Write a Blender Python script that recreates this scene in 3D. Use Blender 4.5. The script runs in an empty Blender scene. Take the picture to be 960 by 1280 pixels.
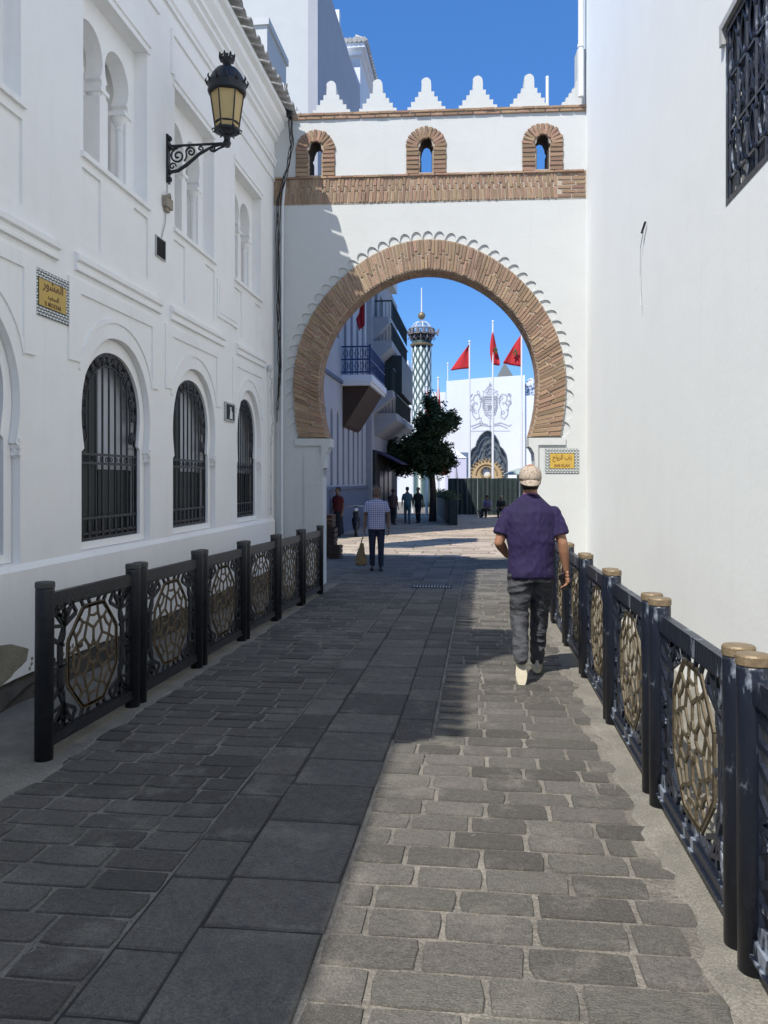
import bpy, bmesh, math, random
from mathutils import Vector, Matrix
from mathutils.geometry import tessellate_polygon
random.seed(7)
PI = math.pi
S = bpy.context.scene
COL = S.collection

# ------------------------------------------------------------------ camera
cam = bpy.data.cameras.new('camera'); cam.sensor_width = 36; cam.lens = 28.125
cam.shift_y = -0.03125; cam.clip_start = 0.05; cam.clip_end = 2000
co = bpy.data.objects.new('camera', cam); COL.objects.link(co)
co.location = (0, 0, 1.56); co.rotation_euler = (PI/2, 0, math.atan(.12))
S.camera = co

# ------------------------------------------------------------------ light
TRAVEL = Vector((.375, .64, -1.0))
SUNDIR = -TRAVEL.normalized()
w = bpy.data.worlds.new('World'); S.world = w; w.use_nodes = True
nt = w.node_tree
SKYMIX = .6; SKYC = (.26, .76, 2.15, 1)
sky = nt.nodes.new('ShaderNodeTexSky'); sky.sky_type = 'NISHITA'; sky.sun_disc = False
sky.sun_elevation = math.asin(SUNDIR.z); sky.sun_rotation = math.atan2(SUNDIR.x, SUNDIR.y)
sky.air_density = .85; sky.dust_density = 0; sky.ozone_density = 5.0
hsv = nt.nodes.new('ShaderNodeHueSaturation'); hsv.inputs['Saturation'].default_value = 1.2   # the deep blue of this photograph, the whole dome alike
mixs = nt.nodes.new('ShaderNodeMixRGB'); mixs.inputs[0].default_value = SKYMIX; mixs.inputs[2].default_value = SKYC   # evens out horizon and zenith
nt.links.new(sky.outputs[0], hsv.inputs['Color']); nt.links.new(hsv.outputs[0], mixs.inputs[1]); nt.links.new(mixs.outputs[0], nt.nodes['Background'].inputs[0])
nt.nodes['Background'].inputs[1].default_value = 0.145
sl = bpy.data.lights.new('sun', 'SUN'); sl.energy = 3.1; sl.angle = math.radians(.5); sl.color = (1, .955, .88)
so = bpy.data.objects.new('sun', sl); COL.objects.link(so)
so.rotation_euler = TRAVEL.to_track_quat('-Z', 'Y').to_euler(); so.location = (-10, -15, 30)
S.view_settings.view_transform = 'Standard'; S.view_settings.look = 'None'
S.view_settings.exposure = 0.9; S.view_settings.gamma = 1
S.render.engine = 'CYCLES'
S.cycles.max_bounces = 8; S.cycles.diffuse_bounces = 5

# ------------------------------------------------------------------ helpers: materials
MATS = {}
def mat(name, col, rough=.8, metal=0., noise=0., scale=8., bump=0., bscale=40., col2=None, spec=None, mapscale=None,
        per=None, per_amt=.0, thr=None, coord='Object', detail=6):
    """principled material; noise mixes col and col2, per ('object'/'island') varies brightness piece by piece"""
    m = bpy.data.materials.new(name); m.use_nodes = True; t = m.node_tree; N = t.nodes; L = t.links
    b = N['Principled BSDF']; b.inputs['Roughness'].default_value = rough; b.inputs['Metallic'].default_value = metal
    if spec is not None: b.inputs['Specular IOR Level'].default_value = spec
    tc = N.new('ShaderNodeTexCoord'); vec = tc.outputs[coord]
    if mapscale:
        mp = N.new('ShaderNodeMapping'); mp.inputs['Scale'].default_value = mapscale; L.new(vec, mp.inputs[0]); vec = mp.outputs[0]
    c2 = col2 or tuple(x*.6 for x in col)
    out = None
    if noise > 0:
        n = N.new('ShaderNodeTexNoise'); n.inputs['Scale'].default_value = scale; n.inputs['Detail'].default_value = detail
        n.inputs['Roughness'].default_value = .65
        L.new(vec, n.inputs['Vector'])
        r = N.new('ShaderNodeMapRange'); a, bb = thr or (.35, .7)
        r.inputs['From Min'].default_value = a; r.inputs['From Max'].default_value = bb
        r.inputs['To Max'].default_value = noise; L.new(n.outputs['Fac'], r.inputs['Value'])
        mx = N.new('ShaderNodeMixRGB'); mx.inputs[1].default_value = (*col, 1); mx.inputs[2].default_value = (*c2, 1)
        L.new(r.outputs[0], mx.inputs[0]); out = mx.outputs[0]
    if per:
        if per == 'object': oi = N.new('ShaderNodeObjectInfo'); rnd = oi.outputs['Random']
        else: g = N.new('ShaderNodeNewGeometry'); rnd = g.outputs['Random Per Island']
        mr = N.new('ShaderNodeMapRange'); mr.inputs['To Min'].default_value = 1-per_amt; mr.inputs['To Max'].default_value = 1+per_amt
        L.new(rnd, mr.inputs['Value'])
        hs = N.new('ShaderNodeHueSaturation'); L.new(mr.outputs[0], hs.inputs['Value'])
        wn = N.new('ShaderNodeTexWhiteNoise'); wn.noise_dimensions = '1D'; L.new(rnd, wn.inputs['W'])
        mh = N.new('ShaderNodeMapRange'); mh.inputs['To Min'].default_value = .485; mh.inputs['To Max'].default_value = .515
        L.new(wn.outputs['Value'], mh.inputs['Value']); L.new(mh.outputs[0], hs.inputs['Hue'])
        if out is None: hs.inputs['Color'].default_value = (*col, 1)
        else: L.new(out, hs.inputs['Color'])
        out = hs.outputs[0]
    if out is None: b.inputs['Base Color'].default_value = (*col, 1)
    else: L.new(out, b.inputs['Base Color'])
    if bump > 0:
        n2 = N.new('ShaderNodeTexNoise'); n2.inputs['Scale'].default_value = bscale; n2.inputs['Detail'].default_value = 8
        L.new(vec, n2.inputs['Vector'])
        bp = N.new('ShaderNodeBump'); bp.inputs['Strength'].default_value = bump; bp.inputs['Distance'].default_value = .02
        L.new(n2.outputs['Fac'], bp.inputs['Height']); L.new(bp.outputs[0], b.inputs['Normal'])
    MATS[name] = m
    return m

def plaster(name, base, dirt, low=None):
    """lime-washed plaster: broad stains, fine grain, rain streaks, a rough trowelled relief"""
    m = bpy.data.materials.new(name); m.use_nodes = True; t = m.node_tree; N = t.nodes; L = t.links
    b = N['Principled BSDF']; b.inputs['Roughness'].default_value = .9; b.inputs['Specular IOR Level'].default_value = .2
    tc = N.new('ShaderNodeTexCoord'); v = tc.outputs['Object']
    n1 = N.new('ShaderNodeTexNoise'); n1.inputs['Scale'].default_value = .9; n1.inputs['Detail'].default_value = 8; n1.inputs['Roughness'].default_value = .7
    L.new(v, n1.inputs['Vector'])
    mp = N.new('ShaderNodeMapping'); mp.inputs['Scale'].default_value = (9, 9, .5); L.new(v, mp.inputs[0])
    n2 = N.new('ShaderNodeTexNoise'); n2.inputs['Scale'].default_value = 1; n2.inputs['Detail'].default_value = 5; L.new(mp.outputs[0], n2.inputs['Vector'])
    r1 = N.new('ShaderNodeMapRange'); r1.inputs['From Min'].default_value = .48; r1.inputs['From Max'].default_value = .78; r1.inputs['To Max'].default_value = .5
    L.new(n1.outputs['Fac'], r1.inputs['Value'])
    r2 = N.new('ShaderNodeMapRange'); r2.inputs['From Min'].default_value = .58; r2.inputs['From Max'].default_value = .8; r2.inputs['To Max'].default_value = .35
    L.new(n2.outputs['Fac'], r2.inputs['Value'])
    ad = N.new('ShaderNodeMath'); ad.operation = 'ADD'; ad.use_clamp = True; L.new(r1.outputs[0], ad.inputs[0]); L.new(r2.outputs[0], ad.inputs[1])
    mx = N.new('ShaderNodeMixRGB'); mx.inputs[1].default_value = (*base, 1); mx.inputs[2].default_value = (*dirt, 1); L.new(ad.outputs[0], mx.inputs[0])
    L.new(mx.outputs[0], b.inputs['Base Color'])
    n3 = N.new('ShaderNodeTexNoise'); n3.inputs['Scale'].default_value = 22; n3.inputs['Detail'].default_value = 10; L.new(v, n3.inputs['Vector'])
    n4 = N.new('ShaderNodeTexNoise'); n4.inputs['Scale'].default_value = 2.4; n4.inputs['Detail'].default_value = 3; L.new(v, n4.inputs['Vector'])
    ml = N.new('ShaderNodeMath'); ml.operation = 'MULTIPLY_ADD'; ml.inputs[1].default_value = 3; L.new(n4.outputs['Fac'], ml.inputs[0]); L.new(n3.outputs['Fac'], ml.inputs[2])
    bp = N.new('ShaderNodeBump'); bp.inputs['Strength'].default_value = .22 if 'pale' in name else .35; bp.inputs['Distance'].default_value = .006
    L.new(ml.outputs[0], bp.inputs['Height']); L.new(bp.outputs[0], b.inputs['Normal'])
    MATS[name] = m; return m

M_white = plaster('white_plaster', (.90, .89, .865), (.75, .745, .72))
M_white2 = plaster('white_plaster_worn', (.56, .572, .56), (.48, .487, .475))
M_rightw = plaster('pale_grey_plaster', (.86, .875, .85), (.79, .80, .775))
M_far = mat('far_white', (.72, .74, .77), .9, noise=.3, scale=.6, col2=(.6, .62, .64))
M_brick = mat('brick', (.355, .235, .155), .9, noise=.7, scale=14, col2=(.22, .14, .09), bump=.5, bscale=60, per='object', per_amt=.22)
M_brick_i = mat('brick_small', (.355, .235, .155), .9, noise=.7, scale=14, col2=(.22, .14, .09), bump=.5, bscale=60, per='island', per_amt=.22)
M_mortar = mat('mortar', (.46, .40, .32), .95, noise=.6, scale=20, col2=(.3, .25, .2), bump=.6, bscale=60)
M_black = mat('black_iron', (.012, .014, .018), .45, .2, noise=.5, scale=18, col2=(.03, .032, .036), bump=.2)
M_navy = mat('navy_paint_scratched', (.010, .0145, .027), .36, 0, noise=.85, scale=9, col2=(.26, .30, .36), thr=(.575, .64), bump=.25, mapscale=(1, 1, .4), detail=10)
M_bronze = mat('bronze_paint', (.12, .085, .045), .6, .15, noise=.7, scale=25, col2=(.055, .04, .022), bump=.3)
M_cap = mat('brass_cap', (.25, .19, .115), .5, .35, noise=.8, scale=22, col2=(.16, .11, .06), bump=.3)
M_stone = mat('paving_stone', (.118, .109, .094), .62, noise=.75, scale=7, col2=(.062, .058, .052), bump=.55, bscale=28, per='object', per_amt=.28)
M_stone_i = mat('paving_stone_small', (.118, .109, .094), .62, noise=.75, scale=7, col2=(.062, .058, .052), bump=.55, bscale=28, per='island', per_amt=.28)
def smear(m):
    t = m.node_tree; N = t.nodes; L = t.links; b = N['Principled BSDF']; b.inputs['Specular IOR Level'].default_value = .3; b.inputs['Roughness'].default_value = .8
    src = b.inputs['Base Color'].links[0].from_socket
    g = N.new('ShaderNodeNewGeometry')
    n = N.new('ShaderNodeTexNoise'); n.inputs['Scale'].default_value = 3.2; n.inputs['Detail'].default_value = 12; n.inputs['Roughness'].default_value = .72; L.new(g.outputs['Position'], n.inputs['Vector'])
    r = N.new('ShaderNodeMapRange'); r.inputs['From Min'].default_value = .52; r.inputs['From Max'].default_value = .68; r.inputs['To Max'].default_value = .75; L.new(n.outputs['Fac'], r.inputs['Value'])
    mx = N.new('ShaderNodeMixRGB'); mx.inputs[2].default_value = (.20, .185, .155, 1); L.new(r.outputs[0], mx.inputs[0]); L.new(src, mx.inputs[1])
    v = N.new('ShaderNodeTexVoronoi'); v.feature = 'DISTANCE_TO_EDGE'; v.inputs['Scale'].default_value = 1.7; v.inputs['Randomness'].default_value = 1
    nd = N.new('ShaderNodeTexNoise'); nd.inputs['Scale'].default_value = 4; L.new(g.outputs['Position'], nd.inputs['Vector'])
    ad = N.new('ShaderNodeMixRGB'); ad.blend_type = 'ADD'; ad.inputs[0].default_value = .35; L.new(g.outputs['Position'], ad.inputs[1]); L.new(nd.outputs['Color'], ad.inputs[2]); L.new(ad.outputs[0], v.inputs['Vector'])
    lt = N.new('ShaderNodeMath'); lt.operation = 'LESS_THAN'; lt.inputs[1].default_value = .003; L.new(v.outputs['Distance'], lt.inputs[0])
    n5 = N.new('ShaderNodeTexNoise'); n5.inputs['Scale'].default_value = 1.3; L.new(g.outputs['Position'], n5.inputs['Vector'])
    gt = N.new('ShaderNodeMath'); gt.operation = 'GREATER_THAN'; gt.inputs[1].default_value = .60; L.new(n5.outputs['Fac'], gt.inputs[0])
    ml = N.new('ShaderNodeMath'); ml.operation = 'MULTIPLY'; L.new(lt.outputs[0], ml.inputs[0]); L.new(gt.outputs[0], ml.inputs[1])
    m2 = N.new('ShaderNodeMixRGB'); m2.inputs[2].default_value = (.20, .187, .16, 1); L.new(ml.outputs[0], m2.inputs[0]); L.new(mx.outputs[0], m2.inputs[1])
    # fine grit
    n6 = N.new('ShaderNodeTexNoise'); n6.inputs['Scale'].default_value = 130; n6.inputs['Detail'].default_value = 2; L.new(g.outputs['Position'], n6.inputs['Vector'])
    r6 = N.new('ShaderNodeMapRange'); r6.inputs['From Min'].default_value = .3; r6.inputs['From Max'].default_value = .7; r6.inputs['To Min'].default_value = .72; r6.inputs['To Max'].default_value = 1.3; L.new(n6.outputs['Fac'], r6.inputs['Value'])
    m3 = N.new('ShaderNodeMixRGB'); m3.blend_type = 'MULTIPLY'; m3.inputs[0].default_value = 1; L.new(m2.outputs[0], m3.inputs[1]); L.new(r6.outputs[0], m3.inputs[2])
    L.new(m3.outputs[0], b.inputs['Base Color'])
smear(M_stone); smear(M_stone_i)
M_joint = mat('street_mortar', (.23, .21, .178), .95, noise=.9, scale=3.5, col2=(.085, .078, .066), bump=.8, bscale=50)
M_joint_dark = mat('street_joint_dark', (.022, .02, .018), .95, noise=.8, scale=6, col2=(.05, .046, .04), bump=.6)
M_conc = mat('rough_concrete', (.23, .215, .18), .95, noise=.85, scale=3.5, col2=(.115, .108, .092), bump=.35, bscale=70)
smear(M_conc); smear(M_joint)
M_plinth = mat('stone_plinth', (.10, .09, .078), .95, noise=.8, scale=8, col2=(.05, .045, .04), bump=1, bscale=18)
M_bare = mat('bare_render', (.30, .27, .20), .95, noise=.6, scale=9, col2=(.14, .125, .09), bump=.5)
M_tile = mat('roof_tile', (.50, .49, .47), .9, noise=.8, scale=10, col2=(.28, .26, .24), bump=.5, per='object', per_amt=.15)
M_dark = mat('dark_room', (.012, .013, .016), .7)
M_greyglass = mat('grey_window_glass', (.52, .54, .58), .5, noise=.3, scale=2)
M_shutter = mat('dark_green_shutter', (.012, .020, .018), .5, noise=.3, scale=20)
M_amber = mat('amber_glass', (.52, .37, .14), .35, noise=.45, scale=9, col2=(.38, .27, .11))
M_grey = mat('grey_pvc', (.45, .45, .44), .6, noise=.4, scale=12)
M_pipe = mat('white_pipe', (.74, .76, .78), .6, noise=.3, scale=6)
M_cable = mat('black_cable', (.01, .01, .012), .6)
M_yellow = mat('yellow_glazed_tile', (.56, .36, .06), .35, noise=.5, scale=14, col2=(.42, .29, .07))
M_teal = mat('green_black_glaze', (.01, .03, .028), .3)
M_whitet = mat('white_glaze', (.74, .76, .74), .3)
M_ink = mat('brown_ink', (.10, .035, .012), .5)
M_blue = mat('blue_shutter', (.016, .035, .13), .5, noise=.3, scale=10)
M_wood = mat('brown_wood', (.05, .026, .015), .75, noise=.6, scale=6, mapscale=(1, 8, 1), bump=.3)
M_red = mat('red_flag_cloth', (.50, .018, .024), .8, noise=.3, scale=4, col2=(.38, .012, .02))
M_green = mat('green_star', (.02, .12, .04), .8)
M_pole = mat('white_pole', (.72, .73, .74), .5)
M_leaf = mat('leaf', (.035, .068, .022), .7, noise=.8, scale=1.3, col2=(.018, .036, .012), per='island', per_amt=.35)
M_bark = mat('bark', (.07, .05, .035), .95, noise=.7, scale=12, bump=.8)
M_skin = mat('tanned_skin', (.33, .165, .095), .55, noise=.25, scale=9, col2=(.26, .12, .07), bump=.06)
M_skind = mat('brown_skin', (.16, .085, .05), .6, noise=.25, scale=9)
M_hair = mat('dark_hair', (.012, .009, .008), .7, bump=.5, bscale=120)
M_dgreen = mat('dark_screen_fabric', (.012, .024, .024), .8, noise=.7, scale=3, col2=(.035, .055, .05))
M_sole = mat('cream_sole', (.62, .56, .42), .7, noise=.4, scale=20)
M_shoew = mat('white_shoe_fabric', (.60, .57, .50), .8, noise=.5, scale=20, bump=.3)
M_phone = mat('black_phone', (.008, .008, .01), .25)
M_tan = mat('tan_bag', (.22, .15, .07), .8, noise=.5, scale=12)
M_gold = mat('tan_stone_carving', (.50, .36, .19), .8, noise=.5, scale=3)

# ------------------------------------------------------------------ helpers: meshes
class MB:
    def __init__(s): s.v = []; s.f = []
    def add(s, vs, fs):
        o = len(s.v); s.v += [tuple(p) for p in vs]; s.f += [tuple(i+o for i in f) for f in fs]
    def box(s, a, b):
        x0, y0, z0 = a; x1, y1, z1 = b
        s.add([(x0,y0,z0),(x1,y0,z0),(x1,y1,z0),(x0,y1,z0),(x0,y0,z1),(x1,y0,z1),(x1,y1,z1),(x0,y1,z1)],
              [(0,3,2,1),(4,5,6,7),(0,1,5,4),(1,2,6,5),(2,3,7,6),(3,0,4,7)])
    def prism(s, pts, w0, w1, fn):
        """closed polygon pts (u,v) extruded from w0 to w1; fn maps (u,v,w) to xyz"""
        s.plate([pts], w0, w1, fn)
    def plate(s, loops, w0, w1, fn):
        L3 = [[Vector((p[0], p[1], 0)) for p in lp] for lp in loops]
        tris = tessellate_polygon(L3)
        flat = [p for lp in loops for p in lp]; n = len(flat)
        vs = [fn(p[0], p[1], w0) for p in flat] + [fn(p[0], p[1], w1) for p in flat]
        fs = [tuple(t) for t in tris] + [tuple(i+n for i in reversed(t)) for t in tris]
        o = 0
        for lp in loops:
            k = len(lp)
            for i in range(k):
                a, b = o+i, o+(i+1) % k
                fs.append((a, b, b+n, a+n))
            o += k
        s.add(vs, fs)
    def bar(s, a, b, w, d, up=(0,0,1)):
        """box bar from a to b, w across, d along 'up'"""
        a = Vector(a); b = Vector(b); t = (b-a)
        if t.length < 1e-6: return
        t.normalize(); u = Vector(up); x = t.cross(u)
        if x.length < 1e-4: x = t.cross(Vector((1,0,0)))
        x.normalize(); y = x.cross(t).normalized(); x *= w/2; y *= d/2
        s.add([a-x-y, a+x-y, a+x+y, a-x+y, b-x-y, b+x-y, b+x+y, b-x+y],
              [(0,3,2,1),(4,5,6,7),(0,1,5,4),(1,2,6,5),(2,3,7,6),(3,0,4,7)])
    def tube(s, pts, rad, n=8, cap=True):
        pts = [Vector(p) for p in pts]; R = rad if isinstance(rad, (list, tuple)) else [rad]*len(pts)
        up = Vector((0,0,1)); vs = []; m = len(pts)
        t0 = (pts[1]-pts[0]).normalized(); x = t0.cross(up)
        if x.length < 1e-3: x = t0.cross(Vector((1,0,0)))
        x.normalize()
        for i, p in enumerate(pts):
            t = (pts[min(i+1, m-1)]-pts[max(i-1, 0)])
            if t.length < 1e-9: t = t0.copy()
            t.normalize(); x = (x - t*x.dot(t))
            if x.length < 1e-5: x = t.orthogonal()
            x.normalize(); y = t.cross(x)
            for k in range(n):
                a = 2*PI*k/n; vs.append(p + x*math.cos(a)*R[i] + y*math.sin(a)*R[i])
        fs = [(i*n+k, i*n+(k+1) % n, (i+1)*n+(k+1) % n, (i+1)*n+k) for i in range(m-1) for k in range(n)]
        if cap: fs += [tuple(reversed(range(n))), tuple(range((m-1)*n, m*n))]
        s.add(vs, fs)
    def lathe(s, prof, c=(0,0,0), n=16, a0=0):
        vs = []; m = len(prof)
        for r, z in prof:
            for k in range(n):
                a = a0+2*PI*k/n; vs.append((c[0]+r*math.cos(a), c[1]+r*math.sin(a), c[2]+z))
        fs = [(i*n+k, i*n+(k+1) % n, (i+1)*n+(k+1) % n, (i+1)*n+k) for i in range(m-1) for k in range(n)]
        fs += [tuple(reversed(range(n))), tuple(range((m-1)*n, m*n))]
        s.add(vs, fs)
    def ell(s, c, r, n=14, m=10):
        prof = [(max(1e-4, math.sin(PI*i/m)), -math.cos(PI*i/m)) for i in range(m+1)]
        vs = []
        for a, z in prof:
            for k in range(n):
                t = 2*PI*k/n; vs.append((c[0]+r[0]*a*math.cos(t), c[1]+r[1]*a*math.sin(t), c[2]+r[2]*z))
        fs = [(i*n+k, i*n+(k+1) % n, (i+1)*n+(k+1) % n, (i+1)*n+k) for i in range(m) for k in range(n)]
        fs += [tuple(reversed(range(n))), tuple(range(m*n, (m+1)*n))]
        s.add(vs, fs)
    def rings(s, rings, n=18):
        """closed loft through horizontal ellipses (cx,cy,cz,rx,ry)"""
        vs = []; m = len(rings)
        for cx, cy, cz, rx, ry in rings:
            for k in range(n):
                t = 2*PI*k/n
                vs.append((cx+rx*math.copysign(abs(math.cos(t))**.85, math.cos(t)), cy+ry*math.copysign(abs(math.sin(t))**.85, math.sin(t)), cz))
        fs = [(i*n+k, i*n+(k+1) % n, (i+1)*n+(k+1) % n, (i+1)*n+k) for i in range(m-1) for k in range(n)]
        fs += [tuple(reversed(range(n))), tuple(range((m-1)*n, m*n))]
        s.add(vs, fs)
    def mesh(s, name, m=None, smooth=False, fix=True):
        me = bpy.data.meshes.new(name); me.from_pydata(s.v, [], s.f)
        if fix:
            bm = bmesh.new(); bm.from_mesh(me); bmesh.ops.recalc_face_normals(bm, faces=bm.faces); bm.to_mesh(me); bm.free()
        if m: me.materials.append(m)
        if smooth: me.polygons.foreach_set('use_smooth', [True]*len(me.polygons))
        me.update(); return me
    def build(s, name, m=None, parent=None, smooth=False, loc=None, rot=None, kind=None, label=None):
        return obj(name, s.mesh(name, m, smooth), parent, loc, rot, kind, label)

def obj(name, me, parent=None, loc=None, rot=None, kind=None, label=None):
    o = bpy.data.objects.new(name, me); COL.objects.link(o)
    if parent: o.parent = parent
    if loc is not None: o.location = loc
    if rot is not None: o.rotation_euler = rot
    if kind: o['kind'] = kind
    if label: o['label'] = label
    return o
def tag(o, label=None, cat=None, group=None, kind=None):
    if label: o['label'] = label
    if cat: o['category'] = cat
    if group: o['group'] = group
    if kind: o['kind'] = kind
    return o
def empty(name, loc=(0,0,0), rz=0):
    o = bpy.data.objects.new(name, None); COL.objects.link(o); o.location = loc; o.rotation_euler = (0,0,rz)
    o.empty_display_size = .1; return o
def copy_tree(o, parent=None):
    c = o.copy(); COL.objects.link(c)
    if parent: c.parent = parent
    for ch in [x for x in COL.objects if x.parent == o]: copy_tree(ch, c)
    return c
def fuse(mb, name, m, voxel=.01, smooth_it=4, parent=None, sub=0):
    """closed overlapping pieces become one continuous skin"""
    me = mb.mesh(name+'_raw', m)
    o = bpy.data.objects.new(name, me); COL.objects.link(o)
    r = o.modifiers.new('r', 'REMESH'); r.mode = 'VOXEL'; r.voxel_size = voxel; r.use_smooth_shade = True
    s_ = o.modifiers.new('s', 'SMOOTH'); s_.iterations = smooth_it; s_.factor = .6
    dg = bpy.context.evaluated_depsgraph_get(); ev = o.evaluated_get(dg)
    nm = bpy.data.meshes.new_from_object(ev); nm.name = name
    if not nm.materials: nm.materials.append(m)
    o.modifiers.clear(); o.data = nm; bpy.data.meshes.remove(me)
    nm.polygons.foreach_set('use_smooth', [True]*len(nm.polygons))
    if parent: o.parent = parent
    return o
def YZ(x0):            # facade plane: u along the street, v up, w out of the wall (towards the street, +X)
    return lambda u, v, w: (x0+w, u, v)
def gz(y): return -.013*min(y, 60)
def arc(cx, cy, rx, ry, a0, a1, n):
    return [(cx+rx*math.cos(math.radians(a0+(a1-a0)*i/n)), cy+ry*math.sin(math.radians(a0+(a1-a0)*i/n))) for i in range(n+1)]
def rect(u0, v0, u1, v1): return [(u0,v0),(u1,v0),(u1,v1),(u0,v1)]

# ------------------------------------------------------------------ setting: ground
def build_ground():
    mb = MB(); xs = [-300, -60, -20, -6, -3.4, -2.3, 0, .62, 1.7, 6, 20, 60, 300]; ys = [-120, -20] + list(range(-4, 60, 4)) + [60, 90, 140, 300, 900]
    for y in ys:
        for x in xs: mb.v.append((x, y, gz(y)-.006))
    n = len(xs)
    for j in range(len(ys)-1):
        for i in range(n-1): mb.f.append((j*n+i, j*n+i+1, (j+1)*n+i+1, (j+1)*n+i))
    g = mb.build('ground', M_joint); tag(g, 'stone paved street laid in pale mortar', kind='structure')
    return g
street = build_ground()
# rough concrete strips along both railings, ragged inner edges
def strip(xin, xout, y0, y1, z, seed):
    rnd = random.Random(seed); mb = MB(); ys = []; y = y0
    while y < y1: ys.append(y); y += rnd.uniform(.05, .13)
    ys.append(y1); off = 0
    for y in ys:
        off = off*.6 + rnd.uniform(-.03, .03)
        mb.v += [(xin+off, y, gz(y)+z-.012), (xin+off*.9+(.012 if xin > 0 else -.012), y, gz(y)+z), (xout, y, gz(y)+z)]
    for i in range(len(ys)-1):
        a = i*3; mb.f += [(a, a+1, a+4, a+3), (a+1, a+2, a+5, a+4)]
    o = mb.build('pavement', M_conc); tag(o, kind='structure'); return o
strip(.755, 1.72, -3, 13.3, .006, 1)
strip(-2.36, -3.42, -3, 13.2, .004, 2)
# dark joints bed under the big slabs of the middle of the street
mb = MB()
for y in range(-3, 18): mb.box((-1.24, y, -.2), (-.55 if y < 5 else -.31, y+1, 0)); 
mb.v = [(x, y, gz(y)-.003 if z > -.1 else gz(y)-.1) for x, y, z in mb.v]
tag(mb.build('street_gutter_bed', M_joint_dark), kind='structure')

# ------------------------------------------------------------------ paving stones
def stone_mesh(seed, kind):
    rnd = random.Random(seed); pts = []
    j = .012 if kind == 's' else .004
    base = [(-.5,-.5),(-.2,-.5),(.15,-.5),(.5,-.5),(.5,-.1),(.5,.2),(.5,.5),(.2,.5),(-.15,.5),(-.5,.5),(-.5,.15),(-.5,-.15)]
    for i, (x, y) in enumerate(base):
        c = i in (0, 3, 6, 9); k = (rnd.uniform(.008, .045) if kind == 's' else rnd.uniform(.0, .012)) if c else 0
        pts.append((x*(1-k)+rnd.uniform(-j, j), y*(1-k*1.6)+rnd.uniform(-j, j)*1.6))
    n = len(pts); mb = MB()
    mb.v = [(x, y, -1) for x, y in pts] + [(x, y, -.25) for x, y in pts] + [(x*.975, y*.955, rnd.uniform(-.02, .02)) for x, y in pts]
    mb.f = [(i, (i+1) % n, (i+1) % n+n, i+n) for i in range(n)] + [(i+n, (i+1) % n+n, (i+1) % n+2*n, i+2*n) for i in range(n)] + [tuple(range(2*n, 3*n))]
    return mb
svar = [stone_mesh(100+i, 's') for i in range(10)] + [stone_mesh(150+i, 'b') for i in range(6)]
smesh = [v.mesh('paving_stone', M_stone) for v in svar]
stones = []   # (x, y, lx, ly, variant, zoff)
rnd = random.Random(5)
y = 1.3
while y < 18.8:
    ly = rnd.uniform(.166, .192)
    for (xa, xb) in ((-2.41, -1.245), (-.30, .79)):
        if y > 13.2: xa, xb = ((-4.4, -1.245) if xa < -1 else (-.30, 1.5))
        left = xa < -1
        if not left and y < 4.95: xa = -.54
        end = xb + (rnd.uniform(-.004, .004) if left else rnd.uniform(-.13, .04))
        start = xa + (rnd.uniform(-.08, .06) if left else rnd.uniform(-.003, .004))
        cut = [start]; x = start + rnd.uniform(.13, .35)
        while x < end-.13: cut.append(x); x += rnd.uniform(.265, .37)
        cut.append(end)
        for x0, x1 in zip(cut[:-1], cut[1:]):
            stones.append(((x0+x1)/2, y+ly/2, x1-x0-.018, ly-.016, rnd.randrange(10), rnd.uniform(-.002, .002)))
    y += ly
for (xa, xb, l0, l1, yy) in ((-1.235, -1.0, .3, .55, 1.3), (-.992, -.548, .36, .6, 1.15), (-.54, -.310, .3, .5, 4.97)):
    while yy < 18.6:
        L_ = rnd.uniform(l0, l1)
        stones.append(((xa+xb)/2+rnd.uniform(-.006, .006), yy+L_/2, xb-xa-.004, L_-.006, 10+rnd.randrange(6), rnd.uniform(-.001, .0025)))
        yy += L_
def vis(s):
    x, y = s[0], s[1]; D = -x*.119+y*.993
    u = 480+1000*(x*.993+y*.119)/D
    return (-30 < u < 990), s[2]*s[3]/(D**3)
inv = [s for s in stones if vis(s)[0] and 600+1000*1.56/(s[1]*.993) < 1330]
inv.sort(key=lambda s: -vis(s)[1])
for i, s in enumerate(inv[:300]):
    o = obj('paving_stone', smesh[s[4]], street, (s[0], s[1], gz(s[1])+s[5]+.001), (-.013, 0, rnd.uniform(-.012, .012)))
    o.scale = (s[2], s[3], .022)
mb = MB()
chosen = set(id(s) for s in inv[:300])
for s in stones:
    if id(s) in chosen or s[1] > 31: continue
    v = svar[s[4]]
    mb.add([(s[0]+p[0]*s[2], s[1]+p[1]*s[3], gz(s[1]+p[1]*s[3])+s[5]+.001+p[2]*.022) for p in v.v], v.f)
mb.build('paving_stone', M_stone_i, street, kind='stuff')

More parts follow.
